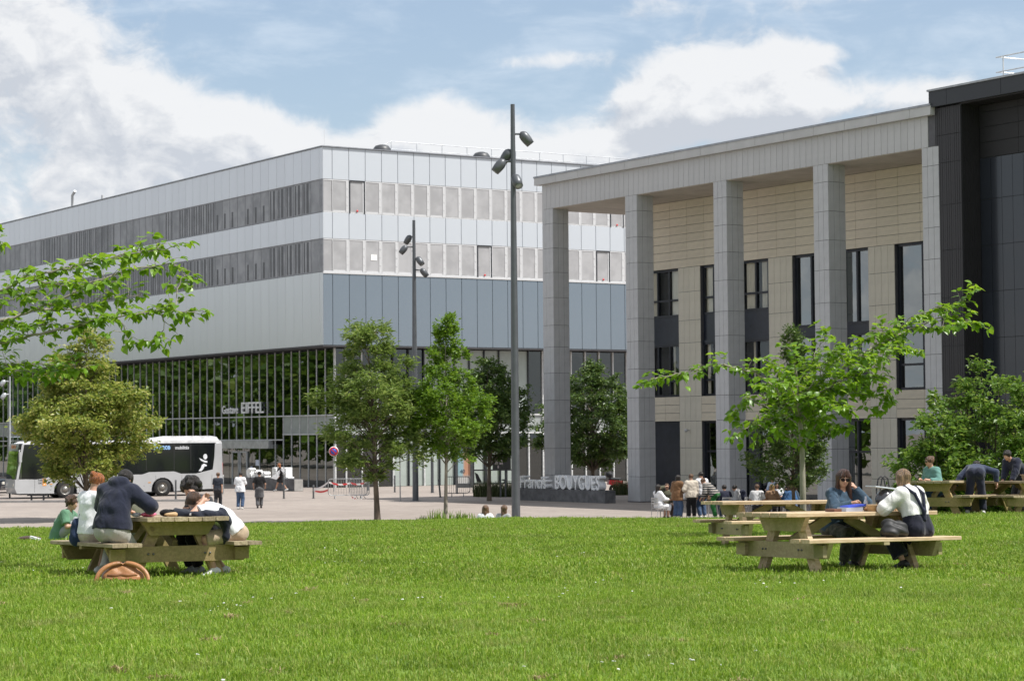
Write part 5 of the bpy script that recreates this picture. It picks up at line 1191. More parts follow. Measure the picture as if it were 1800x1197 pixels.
    if fine:
        for q in (-1, 1): f.ell(head+hx*q*.031+HF*.1-HU*.006, R, (.015, .016, .009), .008, 's')
        f.ell(head+HF*.089-HU*.058, R, (.022, .012, .009), .008)
    Vb, Qb = f.mesh(); put('body', np_mesh('body', Vb, Qb, skin, True), root)
    if fine or fit.get('eyes'):
        if not fit.get('shades'):
            for q in (-1, 1):
                e = MB(); e.ball(head+hx*q*.031+HF*.083-HU*.006, .0115); eo = e.build('eye', mat('eye_white', (.6, .58, .55), .25), root); e = MB(); e.ball(head+hx*q*.031+HF*.090-HU*.007, .0062); e.build('iris', mat('iris', (.03, .02, .014), .2), eo)
        e = Field(head-.14, head+.14, .006); e.ell(head+HF*.0935-HU*.0585, R, (.021, .010, .0065), .01); v, q = e.mesh(); put('lips', np_mesh('lips', v, q, mat('lips', (.34, .12, .10), .45), True), root)
    # ---- clothes
    def garment(name, m, build, wr_amp=.004, r=res, l=lo, h=hi):
        g = Field(l, h, r); build(g)
        if wr_amp: g.wrinkle(wr_amp, 21 if fine else 24, len(label) % 7)
        v, q = g.mesh()
        if len(v): return put(name, np_mesh(name, v, q, m, True), root)
    o = .017 if fine else .022; lo_ = fit.get('loose', 0)
    if fit.get('top'):
        def bt(g):
            torso(g, o+lo_*.6); hem = fit.get('hem', .05)
            if hem > -.05:
                for q in (-1, 1): g.cone(hip+X*q*.075*w+U*.06, hip+X*q*.085*w-U*.2, .112+o+lo_, .122+o+lo_*1.2, .05)
            g.plane_cut(hip-U*hem, -U)
            for sh, el_, wr in ((shr, elr, wrr), (shl, ell_, wrl)):
                sl = fit.get('sleeve', 1.9); rs = .058*w+o+lo_*.7
                if sl <= 1: g.cone(sh, sh+(el_-sh)*sl, rs, rs*.98+lo_*.2, .035, cut=True)
                else: g.cone(sh, el_, rs, .05+o*.8+lo_*.9, .035); e2 = el_+(wr-el_)*min(1, sl-1); g.cone(el_, e2, .05+o*.8+lo_*.9, .036+o*.6+lo_*.5, .02, cut=True)
            if fit.get('hood'):
                hc = neck-Fw2*.075+U2*.0
                for q in (-1, 0, 1): g.ell(hc+X*q*.06+U2*(.02 if q == 0 else .035)+Fw2*abs(q)*.03, np.stack([X, Fw2, U2], 1), (.075, .065, .075), .04)
            if fit.get('collar'): g.cone(neck-U2*.03, neck+U2*.03, .068, .062, .01)
            g.cone(neck-U2*.0+Fw2*.02, neck+U2*.12+HF*.03, .050, .058, .012, op='s')
        garment('shirt', fit['top'], bt, .0030+.06*lo_)
    if fit.get('bottom'):
        def bb(g):
            hips(g, o); L = fit.get('leg', 1.92)
            if fit.get('high'):
                for q in (-1, 1): g.cone(hip+X*q*.07*w, hip+X*q*.062*w+U*.17, .122+o+.012, .108+o+.012, .04, cut=True)
            for hj, kn, an in ((hjr, knr, anr), (hjl, knl, anl)):
                fl = fit.get('flare', .012); rk = .062+o+fl*.6
                if L <= 1: g.cone(hj, hj+(kn-hj)*L, .09+o, .078+o+fl, .04, cut=True)
                else: g.cone(hj, kn, .088+o, rk, .04); g.cone(kn, kn+(an-kn)*min(1, L-1), rk, .045+o+fl, .02, cut=True)
            if fit.get('skirt'):
                g.cone((hjr+hjl)/2, (knr+knl)/2*fit['skirt']+(hjr+hjl)/2*(1-fit['skirt']), .16+o, .21+o, .05, cut=True)
        garment(fit.get('bname', 'trousers'), fit['bottom'], bb, .004)
    sm = fit.get('shoe')
    for an, kn, t_ in ((anr, knr, toes[0]), (anl, knl, toes[1])):
        if sm is not None:
            l = an-.30; h = an+.30; bz = fit.get('boot', 0)
            def bs(g):
                g.cone(an-V3(0, 0, .035)-t_*.045, an-V3(0, 0, .038)+t_*.05, .047, .045, .02); g.cone(an-V3(0, 0, .04)+t_*.05, an-V3(0, 0, .045)+t_*.165, .046, .034, .02)
                g.cone(an-V3(0, 0, .02), an+(kn-an)*(.06+bz), .045, .05+.02*bz, .02, cut=True)
            garment('shoe', sm, bs, 0, max(res*.8, .009), l, h)
    # ---- hair
    hs = fit.get('hair', 'short')
    def bh(g):
        a = .012 if fine else .014
        g.ell(head+HU*.026-HF*.018, R, (hw+.012+a, .098+a, .088+a), .02)
        if hs in ('curly', 'mop'):
            r_ = np.random.default_rng(len(label))
            for _ in range(34): v = nrm(r_.normal(size=3)+HU*.5-HF*.4); g.ell(head+HU*.02-HF*.03+v*.118, np.eye(3), (.042, .042, .042), .02)
        if hs in ('long', 'bob'):
            L = .235 if hs == 'bob' else fit.get('hairlen', .24)
            for q in (-1, -.5, 0, .5, 1): b0 = head+hx*q*.065-HF*(.065-.045*abs(q))+HU*.01; g.cone(b0, b0-V3(0, 0, 1)*L*(1-.1*abs(q))+hx*q*.03-HF*(.012+.05*(1-abs(q))*(hs == 'long')), .042, .034, .035)
        if hs == 'bun': g.ell(head-HF*.105+HU*.07, R, (.046, .042, .046), .01); g.ell(head-HF*.135+HU*.06+hx*.02, R, (.026, .026, .026), .01)
        if hs == 'fringe': g.ell(head+HF*.07+HU*.055, R, (.066, .04, .035), .02)
        g.ell(head+HF*.10-HU*.035, R, (.070, .072, .083 if hs != 'fringe' else .07), .012, 's')
        if hs in ('short', 'curly', 'mop', 'fringe', 'bun', 'crop'): g.cone(head-HU*.115-HF*.02, head-HU*.24-HF*.06, .085, .12, .02, op='s')
    if hs: garment('hair', fit.get('hairm'), bh, .004 if hs not in ('crop',) else .002)
    if fit.get('fringe_front'):
        def bf(g):
            for q in (-1, -.4, .3, 1): g.cone(head+hx*q*.03+HF*.05+HU*.1, head+hx*q*.062+HF*.088+HU*.036, .026, .015, .02)
        garment('fringe', fit['hairm'], bf, .002)
    if fit.get('cap') is not None:
        def bc(g): g.ell(head+HU*.045-HF*.01, R, (hw+.026, .112, .085), .01); g.plane_cut(head+HU*.035, -HU); g.cone(head+HU*.04+HF*.09, head+HU*.035+HF*.16, .05, .045, .01)
        garment('cap', fit['cap'], bc, 0)
    if fit.get('shades'):
        b = MB()
        for q in (-1, 1):
            c_ = Vector(head+hx*q*.033+HF*.099-HU*.004); n_ = 14; b.prism([(.029*math.cos(6.2832*i/n_), .024*math.sin(6.2832*i/n_)) for i in range(n_)], c_, hx, HU, HF*.006)
            b.bar(head+hx*q*.06+HF*.095+HU*.006, head+hx*q*.082-HF*.0+HU*.0, .006, .009, HU)
        b.bar(head+hx*.012+HF*.104+HU*.004, head-hx*.012+HF*.104+HU*.004, .005, .006, HU); b.build('sunglasses', mat('shades', (.008, .008, .009), .12), root)
    J = dict(hip=hip, mid=mid, neck=neck, head=head, X=X, U=U, U2=U2, Fw=Fw, Fw2=Fw2, wrr=wrr, wrl=wrl, elr=elr, ell=ell_, shr=shr, shl=shl, knr=knr, knl=knl, root=root, w=w)
    return J
def local(J, p): return J['root'].matrix_basis @ Vector(p)

# clothes and hair used below
c_white = cloth('white', (.72, .73, .75)); c_navy = cloth('navy', (.016, .019, .036)); c_cream = cloth('cream', (.52, .46, .38)); c_grey = cloth('grey', (.34, .34, .345)); c_beige = cloth('beige', (.40, .31, .22))
c_stone = cloth('stone', (.34, .33, .30)); c_green = cloth('green_tee', (.10, .21, .13)); c_black = cloth('black', (.010, .010, .011)); c_dark = cloth('charcoal', (.035, .035, .04)); c_denim = cloth('denim', (.036, .066, .10), var=.14, vscale=14); c_jeans = cloth('jeans', (.06, .10, .18), var=.1, vscale=9)
c_brown = cloth('brown_jacket', (.16, .085, .04)); c_teal = cloth('teal', (.11, .24, .21)); c_leaf = cloth('bright_green', (.02, .13, .03)); c_olive = cloth('olive', (.09, .09, .06)); c_tan = cloth('tan', (.28, .17, .10)); c_blue = cloth('blue_top', (.04, .11, .24)); c_pale = cloth('pale_blue', (.42, .5, .62)); c_camo = cloth('dark_print', (.03, .035, .028), col2=(.12, .12, .085), vscale=18); c_bdot = cloth('brown_trousers', (.07, .045, .035))
def striped():
    m = cloth('striped', (.04, .045, .045)); q = NT(m.node_tree); tc = q.new('ShaderNodeTexCoord'); wv = q.new('ShaderNodeTexWave', bands_direction='Z'); q.link(tc.outputs['Object'], wv.inputs[0]); wv.inputs['Scale'].default_value = 3.6
    q.link(q.mix(q.math('GREATER_THAN', wv.outputs['Fac'], .72), (.035, .04, .042, 1), (.42, .38, .34, 1)), q.n['Principled BSDF'].inputs['Base Color']); return m
c_stripe = striped()
h_brown = hairm('brown', (.06, .030, .016)); h_dark = hairm('dark', (.014, .010, .008)); h_ginger = hairm('ginger', (.26, .085, .022)); h_blond = hairm('blond', (.30, .19, .085)); h_mid = hairm('mid', (.12, .065, .035)); h_auburn = hairm('auburn', (.055, .022, .014)); h_light = hairm('highlit', (.20, .125, .07))
s_white = mat('shoe_white', (.62, .62, .6), .6); s_dark = mat('shoe_dark', (.02, .02, .022), .5); s_grey = mat('shoe_grey', (.30, .31, .31), .6, 0, .15, 14)
def onto(Mx, x, y, z=0): return Mx @ Vector((x, y, z))
def face_of(Mx, x, y): d = Mx.to_3x3() @ Vector((x, y, 0)); return (d.x, d.y)
def sit(Mx, bx, y, fx, fy=0): return onto(Mx, bx, y, 0), face_of(Mx, fx, fy)
SEAT = SH+.105
# ---- left table: x is across (benches at -.83 and .83), y runs away
p, d = sit(TLM, -.86, -.76, 1, 1.0)
JH = person('person in a navy hoodie seated on the bench with bowed head and back turned', p, d,
       dict(hip=SEAT+.01, lean=7, bend=20, headp=66, side=2, hr=(.30, .38, .84), hl=(-.12, .5, .83), er=(.9, -.1, -.6), el=(-.9, -.1, -.5), fr=(.12, -.12, .1), fl=(-.12, .05, .09), kr=(.2, 1, .4), kl=(-.2, 1, .4), toe_r=(.1, .9, -.6)),
       dict(top=c_navy, bottom=c_stone, shoe=s_grey, hair='short', hairm=h_dark, hood=True, loose=.03, hem=.0, sleeve=2.0), .012, None, 1.1)
p, d = sit(TLM, -.86, .12, 1, .35)
JW = person('ginger haired woman with a bun in a white tee beside the navy hoodie', p, d,
       dict(hip=SEAT, lean=1, bend=8, headp=24, heady=5, hr=(.15, .58, .84), hl=(-.16, .56, .84), er=(.8, -.2, -.8), el=(-.8, -.2, -.8), fr=(.1, .2, .09), fl=(-.1, .25, .09), kr=(.1, 1, .5), kl=(-.1, 1, .5)),
       dict(top=c_white, bottom=cloth('sand', (.38, .33, .26)), leg=.8, shoe=s_white, hair='bun', hairm=h_ginger, sleeve=.85, loose=.022, hem=.0, f=True), .012)
p, d = sit(TLM, .84, -.78, -1, .18)
JM = person('young man in a white tee leaning his bowed head on his hand', p, d,
       dict(hip=SEAT, lean=36, bend=24, headp=52, heady=8, hr=(.02, .50, .93), hl=(-.14, .46, 1.00), er=(.7, .1, -1), el=(-.6, .3, -1), hand_n_l=(1, -.2, 0), fr=(.13, .12, .09), fl=(-.1, .3, .09), kr=(.2, 1, .5), kl=(-.1, 1, .5), curl=.9),
       dict(top=c_white, bottom=c_beige, leg=1.0, shoe=s_white, hair='fringe', hairm=h_brown, sleeve=.75, loose=.02, hem=-.02), .012)
p, d = sit(TLM, .82, -.12, -1, -.15)
person('dark haired person in black with one hand raised, behind the man in the white tee', p, d,
       dict(hip=SEAT, lean=22, bend=14, headp=34, heady=-8, hr=(-.02, .46, .86), hl=(-.2, .44, 1.06), er=(.7, -.1, -1), el=(-.6, .2, -1), fr=(.1, .3, .09), fl=(-.1, .3, .09), kr=(.1, 1, .5), kl=(-.1, 1, .5), curl=.8),
       dict(top=c_dark, bottom=c_black, shoe=s_grey, hair='mop', hairm=h_dark, sleeve=1.5, loose=.02), .013)
q = at(103, 940, 45); person('person with brown curls in a green tee sitting on the grass left of the table', lz(q.x, 45), (1, -.12),
       dict(hip=.12, lean=14, bend=18, headp=14, hr=(.16, .48, .34), hl=(-.12, .56, .5), fr=(.14, .70, .09), fl=(-.1, .55, .09), kr=(.25, .3, 1), kl=(-.2, .3, 1), er=(.6, -.5, -.6), curl=.8),
       dict(top=c_green, bottom=cloth('wash', (.30, .31, .33)), shoe=s_white, hair='curly', hairm=h_brown, sleeve=.8, loose=.02, hem=.1), .015)
q = at(252, 880, 36.5); person('person with dark curls in an olive jacket crouching beyond the table', lz(q.x, 36.5), (-.95, .3),
       dict(hip=.36, lean=16, bend=18, headp=28, hr=(.15, .5, .5), hl=(-.15, .5, .5), fr=(.12, .05, .09), fl=(-.12, .2, .09), kr=(.2, 1, .6), kl=(-.2, 1, .6)),
       dict(top=c_olive, bottom=c_dark, shoe=s_dark, hair='curly', hairm=h_brown, loose=.02), .016)
# ---- right table: near bench at x=+.83 (towards the camera)
p, d = sit(TRM, .80, .70, -1, -.12)
JB = person('woman in a white blouse and dark dungarees seen from behind on the near bench', p, d,
       dict(hip=SEAT, lean=12, bend=12, headp=22, heady=-8, hr=(.2, .46, .86), hl=(-.16, .44, .86), er=(1, -.3, -.5), el=(-1, -.3, -.5), fr=(.14, .34, .09), fl=(-.05, .22, .12), kr=(.15, 1, .5), kl=(-.1, 1, .5)),
       dict(top=cloth('blouse', (.66, .655, .635), bump=.3), bottom=cloth('dungaree', (.012, .013, .024)), leg=1.8, shoe=s_dark, hair='bob', hairm=h_light, sleeve=1.85, loose=.036, hem=-.16, f=True, flare=.05, collar=True, high=True), .012)
def straps(J):
    g = Field(J['hip']-.35, J['neck']+.3, .009); X, U, Fw, w = J['X'], J['U'], J['Fw'], J['w']; U2, Fw2 = J['U2'], J['Fw2']
    c = J['hip']+U*.20-Fw*.165
    for q in (-1, 1):
        s = J['neck']+X*q*.11*w+U2*.03-Fw2*.05; a = J['neck']+X*q*.085*w-U2*.12-Fw2*.165
        g.cone(s+Fw2*.09-U2*.03, s, .022, .022, .01); g.cone(s, a, .021, .021, .01); g.cone(a, c+X*q*.012, .021, .021, .01)
    g.cone(c, J['hip']+U*.10-Fw*.142, .022, .034, .03); v, q_ = g.mesh(); put('straps', np_mesh('straps', v, q_, c_navy, True), J['root'])
straps(JB)
p, d = sit(TRM, -.80, .58, 1, .0)
JD = person('dark haired woman in sunglasses and a denim jacket facing the camera across the table', p, d,
       dict(hip=SEAT, lean=10, bend=10, headp=12, heady=24, headr=-5, hr=(.02, .40, .90), hl=(-.16, .24, 1.10), er=(.9, -.2, -.6), el=(-.35, .1, -1), fr=(.1, .3, .09), fl=(-.1, .25, .09), kr=(.1, 1, .5), kl=(-.1, 1, .5), curl=.95),
       dict(top=c_denim, bottom=c_camo, shoe=s_dark, boot=.5, hair='long', hairlen=.33, hairm=h_auburn, fringe_front=True, sleeve=1.95, loose=.012, f=True, shades=True, collar=True), .011)
def open_front(J):
    g = Field(J['hip']-.3, J['neck']+.25, .01); w = J['w']
    g.cone(J['neck']-J['U2']*.04+J['Fw2']*.045, J['mid']+J['Fw']*.085, .035, .05, .02); v, q_ = g.mesh(); put('top', np_mesh('top', v, q_, c_black, True), J['root'])
    b = MB(); pts = [(J['mid']+J['Fw']*.15-J['U']*.02), J['neck']-J['U2']*.09+J['Fw2']*.125+J['X']*.03, J['neck']+J['U2']*.01+J['Fw2']*.03+J['X']*.06]
    b.tube(pts, .009, 6); b.build('cord', c_black, J['root'])
open_front(JD)
# ---- behind the right table
q = at(1647, 850, 52); person('woman with sunglasses in a teal top sitting by the shrub', lz(q.x, 52.1, .02), (-.75, -.5),
       dict(hip=.56, lean=14, headp=6, heady=15, hr=(.12, .36, .80), hl=(-.2, .42, .8), fr=(.1, .35, .09), fl=(-.1, .35, .09), kr=(.1, 1, .5), kl=(-.1, 1, .5)),
       dict(top=c_teal, bottom=c_jeans, shoe=s_white, hair='bun', hairm=h_mid, f=True, shades=True, loose=.02, eyes=True), .016)
q = at(1716, 902, 51.2); JN = person('man in navy bending far over the picnic table seen from behind', lz(q.x, 51.2, -.02), (.25, 1),
       dict(hip=.96, lean=72, bend=10, headp=60, hr=(.46, .42, .74), hl=(-.62, .18, .50), er=(1, -.2, .1), el=(-1, -.2, .1), fr=(.16, .05, .085), fl=(-.2, -.02, .085)),
       dict(top=cloth('navy_shirt', (.03, .04, .075)), bottom=c_navy, shoe=s_white, hair='short', hairm=h_dark, loose=.018, flare=.02), .015)
q = at(1796, 900, 53.6); person('man in a dark jacket bending to the boxes at the right edge', lz(q.x, 53.6), (-.75, -.55),
       dict(hip=.93, lean=34, bend=18, headp=32, hr=(.1, .55, .82), hl=(-.2, .58, .80), fr=(.12, 0, .085), fl=(-.12, .1, .085)),
       dict(top=c_navy, bottom=c_dark, shoe=s_dark, hair='short', hairm=h_dark, loose=.025, eyes=True), .016)
# ---- two girls beyond the crest, walkers on the plaza
for px, lab, hm, tp, yaw in ((853, 'girl with smooth long brown hair sitting beyond the crest of the lawn', h_mid, c_white, 0), (884, 'girl with wind blown long hair sitting just left of the tall lamp post', h_mid, c_grey, 18)):
    q = at(px, 900, 69); person(lab, (q.x, 69, at(px, 890, 69).z-.90), (.1+yaw*.02, 1), dict(hip=.12, lean=2, headp=6, heady=yaw, headr=yaw*.5, fr=(.1, .7, .1), fl=(-.1, .7, .1), kr=(.1, .2, 1), kl=(-.1, .2, 1), hr=(.2, .35, .4), hl=(-.2, .35, .4)), dict(top=tp, bottom=c_jeans, shoe=s_white, hair='long', hairlen=.30, hairm=hm, f=True, loose=.015), .017)
def stander(label, px, py, face, pose, fit, s=1.0, group='people on the paving'):
    return person(label, on_ground(px, py), face, pose, fit, .021, group, s)
walk = dict(fr=(.08, .22, .085), fl=(-.08, -.22, .14), hr=(.24, -.12, .82), hl=(-.24, .16, .84))
stander('walker in a black tee with a grey jacket tied round the waist', 456, 893, (-.1, 1), dict(fr=(.08, .1, .085), fl=(-.08, -.12, .1), hr=(.27, .2, 1.0), hl=(-.27, .2, 1.0)), dict(top=c_black, bottom=cloth('ash', (.10, .10, .105)), shoe=s_dark, hair='short', hairm=h_dark, sleeve=.8, loose=.015, skirt=.85), 1.0)
stander('person in a white tee and jeans holding a phone up, back turned', 422, 895, (.2, 1), dict(hr=(.1, .3, 1.28), hl=(-.22, .15, .9), headp=20), dict(top=c_white, bottom=c_jeans, shoe=s_white, hair='short', hairm=h_dark, sleeve=.9, loose=.03, hem=.12), 1.0)
stander('man in a dark tee by the tail of the bus', 383, 894, (.1, 1), dict(walk), dict(top=cloth('slate', (.025, .03, .042)), bottom=c_dark, shoe=s_dark, hair='crop', hairm=h_mid, sleeve=.85), .98)
stander('striding ginger haired woman in a black skirt with a pale bag over the shoulder', 494, 864, (-1, -.1), dict(fr=(.06, .34, .1), fl=(-.06, -.36, .16), lean=8, hr=(.2, .1, 1.0), hl=(-.22, .1, .95)), dict(top=c_black, bottom=c_black, bname='skirt', leg=.85, skirt=.85, shoe=s_white, hair='long', hairm=h_ginger, f=True, loose=.01), 1.0)
bg_ = on_ground(491, 864); b = MB(); b.prism([(-.5, .85), (-.15, .75), (.35, 1.25), (.3, 1.42), (.05, 1.35)], bg_+Vector((0, -.2, 0)), (1, 0, 0), (0, 0, 1), (0, -.1, 0)); tag(b.build('shoulder_bag', c_white), 'pale bag slung on the striding woman', 'bag')
# the group standing and sitting at the café tables
G = 'people at the café tables'
stander('woman in a brown jacket and jeans standing at the left of the group', 1191, 912, (.55, .8), dict(hr=(.12, .35, 1.15), hl=(-.2, .2, .95), headp=12), dict(top=c_brown, bottom=c_jeans, shoe=s_white, hair='bob', hairm=h_dark, loose=.035, hem=.2, flare=.04, f=True), 1.0, G)
stander('man in a cream shirt and black trousers standing with his back turned', 1216, 912, (-.1, 1), dict(hl=(-.26, .2, 1.05), hr=(.24, .1, .85), headp=10), dict(top=c_cream, bottom=c_black, shoe=s_white, hair='crop', hairm=h_mid, loose=.025, hem=.1), 1.02, G)
stander('young man in a white tee, jeans and black cap', 1235, 911, (-.45, .9), dict(hl=(-.2, .2, .9), hr=(.25, .0, .84), headp=14), dict(top=c_white, bottom=c_jeans, shoe=s_white, hair='short', hairm=h_dark, cap=c_black, sleeve=.8, loose=.025, hem=.08), 1.06, G)
stander('man in a striped sweater and bright green trousers bending forward', 1257, 912, (-.8, .5), dict(lean=36, bend=16, headp=34, hr=(.1, .5, .78), hl=(-.25, .45, .8), fr=(.12, .05, .085), fl=(-.12, -.1, .085)), dict(top=c_stripe, bottom=c_leaf, shoe=s_white, hair='short', hairm=h_mid, loose=.03), 1.04, G)
m_chair = mat('chair_metal', (.45, .45, .44), .4, .3)
def cafe_chair(label, p, face):
    t = thing('cafe_chair', label, 'chair', p, math.atan2(-face[0], face[1]), 'light metal chairs at the café tables')
    b = MB(); b.box(-.21, .21, -.2, .2, .43, .455); b.build('seat', m_chair, t); b = MB()
    for z in (.6, .7, .8): b.box(-.2, .2, -.225, -.205, z, z+.06)
    b.build('backrest', m_chair, t)
    for x in (-.2, .2):
        for y in (-.2, .2): b = MB(); b.tube([(x, y*1.15, 0), (x, y, .44)]+([(x, y-.015, .86)] if y < 0 else []), .013, 6); b.build('leg', m_chair, t)
def sitter(label, px, Y, face, pose, fit, chair=None, z=0, s=1.0):
    q = at(px, 880, Y); P = dict(hip=.56, lean=10, fr=(.1, .38, .085), fl=(-.1, .36, .085), kr=(.1, 1, .6), kl=(-.1, 1, .6), hr=(.18, .36, .78), hl=(-.18, .36, .78)); P.update(pose)
    if chair: cafe_chair(chair, Vector((q.x, Y, z)), face)
    return person(label, (q.x, Y, z), face, P, fit, .022, G, s)
sitter('dark haired woman in a white top on the leftmost metal chair', 1158, 88.2, (.75, .5), dict(lean=-4, hl=(-.12, .3, .62)), dict(top=c_white, bottom=c_white, shoe=s_dark, hair='long', hairm=h_dark, f=True, loose=.02, leg=1.4), 'leftmost metal chair, under the woman in the white top')
sitter('seated man in a dark jacket shading his eyes with a raised hand', 1172, 89.4, (.2, -.9), dict(lean=2, hr=(.1, .16, 1.26), hl=(-.15, .3, .8), er=(1, .3, .2)), dict(top=c_olive, bottom=c_bdot, shoe=s_dark, hair='short', hairm=h_mid, loose=.03), 'metal chair beneath the man shading his eyes')
sitter('person with dark hair in a navy sweater seated behind the striped sweater', 1276, 88, (-.2, 1), dict(lean=16), dict(top=c_navy, bottom=c_jeans, shoe=s_white, hair='short', hairm=h_dark, loose=.02), 'metal chair under the person in the navy sweater')
JG = sitter('person in a pale grey hoodie wearing a navy backpack', 1302, 88, (-.9, .3), dict(lean=14, headp=28), dict(top=c_grey, bottom=c_jeans, shoe=s_white, hair='short', hairm=h_dark, hood=True, loose=.03), 'metal chair under the person with the backpack')
sitter('short haired person in a light grey tee seated with the back turned', 1331, 87.6, (.1, 1), dict(lean=10), dict(top=cloth('pale_grey', (.55, .55, .55)), bottom=c_dark, shoe=s_white, hair='crop', hairm=h_mid, sleeve=.9, loose=.02))
sitter('blond person in a tan top seated with the back turned', 1358, 87.8, (0, 1), dict(lean=14), dict(top=c_tan, bottom=c_dark, shoe=s_white, hair='bob', hairm=h_blond, f=True, loose=.02))
sitter('person in a white shirt facing the camera across the café table', 1366, 89.8, (-.1, -1), dict(headp=10), dict(top=c_white, bottom=c_dark, shoe=s_white, hair='long', hairm=h_dark, f=True, eyes=True), None, .05)
sitter('man in a pale blue shirt sitting at the back of the café group', 1362, 92, (-.6, -.7), dict(headp=10), dict(top=c_pale, bottom=c_dark, shoe=s_dark, hair='short', hairm=h_dark, eyes=True), None, .25)
sitter('person in a blue top with brown hair leaning over the café table', 1385, 87.8, (.5, .8), dict(lean=20), dict(top=c_blue, bottom=c_jeans, shoe=s_white, hair='bob', hairm=h_mid, f=True, loose=.03))
sitter('long haired person in a denim shirt at the right end of the café group', 1403, 88.6, (-.8, .1), dict(lean=12), dict(top=c_denim, bottom=c_dark, shoe=s_white, hair='long', hairm=h_mid, f=True))
sitter('dark haired person at the back right of the café group', 1395, 91.5, (-.4, -.8), dict(headp=8), dict(top=c_black, bottom=c_dark, shoe=s_dark, hair='short', hairm=h_dark, eyes=True), None, .3)
def soft(name, label, cat, c, r, m, parts=(), res=.012, wr=.008, rz=0, group=None):
    """a soft lump of bags or cloth from blended ellipsoids and cones"""
    pts = [np.array(x[1]) for x in parts]+[np.array(x[2]) for x in parts if x[0] == 'c']; lo = np.min(pts, 0)-.3; hi = np.max(pts, 0)+.3; g = Field(lo, hi, res)
    for x in parts:
        if x[0] == 'e': g.ell(x[1], np.eye(3), x[2], .03)
        else: g.cone(x[1], x[2], x[3], x[4], .02)
    g.wrinkle(wr, 22, 2.1); v, q = g.mesh(); o = put(name, np_mesh(name, v, q, m, True), None, c, (0, 0, rz)); return tag(o, label, cat, group)
q = local(JG, JG['neck']-JG['Fw']*.2-JG['U']*.2); soft('backpack', 'navy backpack on the back of the person in the grey hoodie', 'backpack', q, 0, c_navy, [('e', (0, 0, 0), (.16, .12, .24)), ('e', (0, -.06, -.08), (.12, .1, .12))], .02, .004)
def cafe_table(label, px, Y):
    q = at(px, 880, Y); t = thing('cafe_table', label, 'table', (q.x, Y, 0), .2, 'café tables'); b = MB(); b.box(-.6, .6, -.38, .38, .71, .74); b.build('table_top', mat('table_dark', (.05, .05, .05), .5), t)
    for x in (-.55, .55):
        for y in (-.33, .33): b = MB(); b.tube([(x, y, 0), (x, y, .71)], .018, 6); b.build('leg', m_chair, t)
cafe_table('café table behind the man in the cream shirt', 1226, 89.2); cafe_table('long café table before the seated group', 1345, 88.9); cafe_table('café table at the right end of the seated group', 1395, 89.6)
for px, Y, lab in ((1248, 89.1, 'brown cardboard box standing on the café table beside the white tee'), (1206, 89.3, 'pale paper bag on the café table left of the cream shirt')):
    q = at(px, 880, Y); b = MB(); b.prism([(-.13, 0), (.13, 0), (.14, .34), (-.14, .34)], (0, -.1, 0), (1, 0, 0), (0, 0, 1), (0, .2, 0)); o = b.build('takeaway_bag', cloth('kraft', (.38, .25, .15)) if px == 1248 else c_white, None, (q.x, Y-.2, .742)); tag(o, lab, 'bag')
# ------------------------------------------------------------------ things on and by the picnic tables
def tb(Mx, x, y, z=TH): return Mx @ Vector((x, y, z))
def rzof(Mx): return Mx.to_euler().z
m_leather = mat('tan_leather', (.34, .155, .06), .4, 0, .12, 5, bump=.25); m_leather_d = mat('tan_leather_dark', (.24, .10, .038), .45, 0, .12, 5)
def satchel():
    p = at(216, 1012, 27.6); p.z = lawn_z(p.x, 27.6)
    t = thing('leather_satchel', 'tan leather satchel lying on the grass with its straps arched up', 'bag', p, rad(6))
    g = Field((-.5, -.3, -.1), (.5, .35, .45), .010); g.cone((-.19, 0, .07), (.19, 0, .07), .075, .075, .03); g.cone((-.11, .05, .17), (.11, .05, .17), .065, .065, .09); g.cone((-.17, -.05, .04), (.17, -.05, .04), .045, .045, .04); g.wrinkle(.006, 20, 1); v, q = g.mesh(); put('pouch', np_mesh('pouch', v, q, m_leather, True), t)
    g = Field((-.45, -.3, -.1), (.45, .35, .4), .010); g.cone((-.17, -.07, .10), (.17, -.07, .10), .022, .022, .03); g.cone((-.17, -.098, .05), (.17, -.098, .05), .014, .014, .02); g.cone((-.1, .015, .18), (.1, .015, .18), .022, .022, .05); g.wrinkle(.005, 24, 3); v, q = g.mesh(); put('flap', np_mesh('flap', v, q, m_leather_d, True), t)
    for s in (-1, 1):
        b = MB(); n = 14; V = []
        for i in range(n+1):
            a = i/n; x = s*(.0+.30*math.sin(a*1.5)); z = .01+.215*max(0, math.cos(a*1.56)); y = .02-.12*a; V += [(x, y-.03, z), (x, y+.012, z+.012), (x+s*.04, y+.012, z+.045), (x+s*.04, y-.03, z+.033)]
        b.add(V, [(4*i+j, 4*i+(j+1) % 4, 4*i+4+(j+1) % 4, 4*i+4+j) for i in range(n) for j in range(4)], True); b.build('strap', m_leather, t)
    for x in (-.1, .1): b = MB(); b.box(x-.02, x+.02, -.128, -.105, .035, .065); b.build('buckle', mat('brass', (.45, .33, .12), .35, .8), t)
satchel()
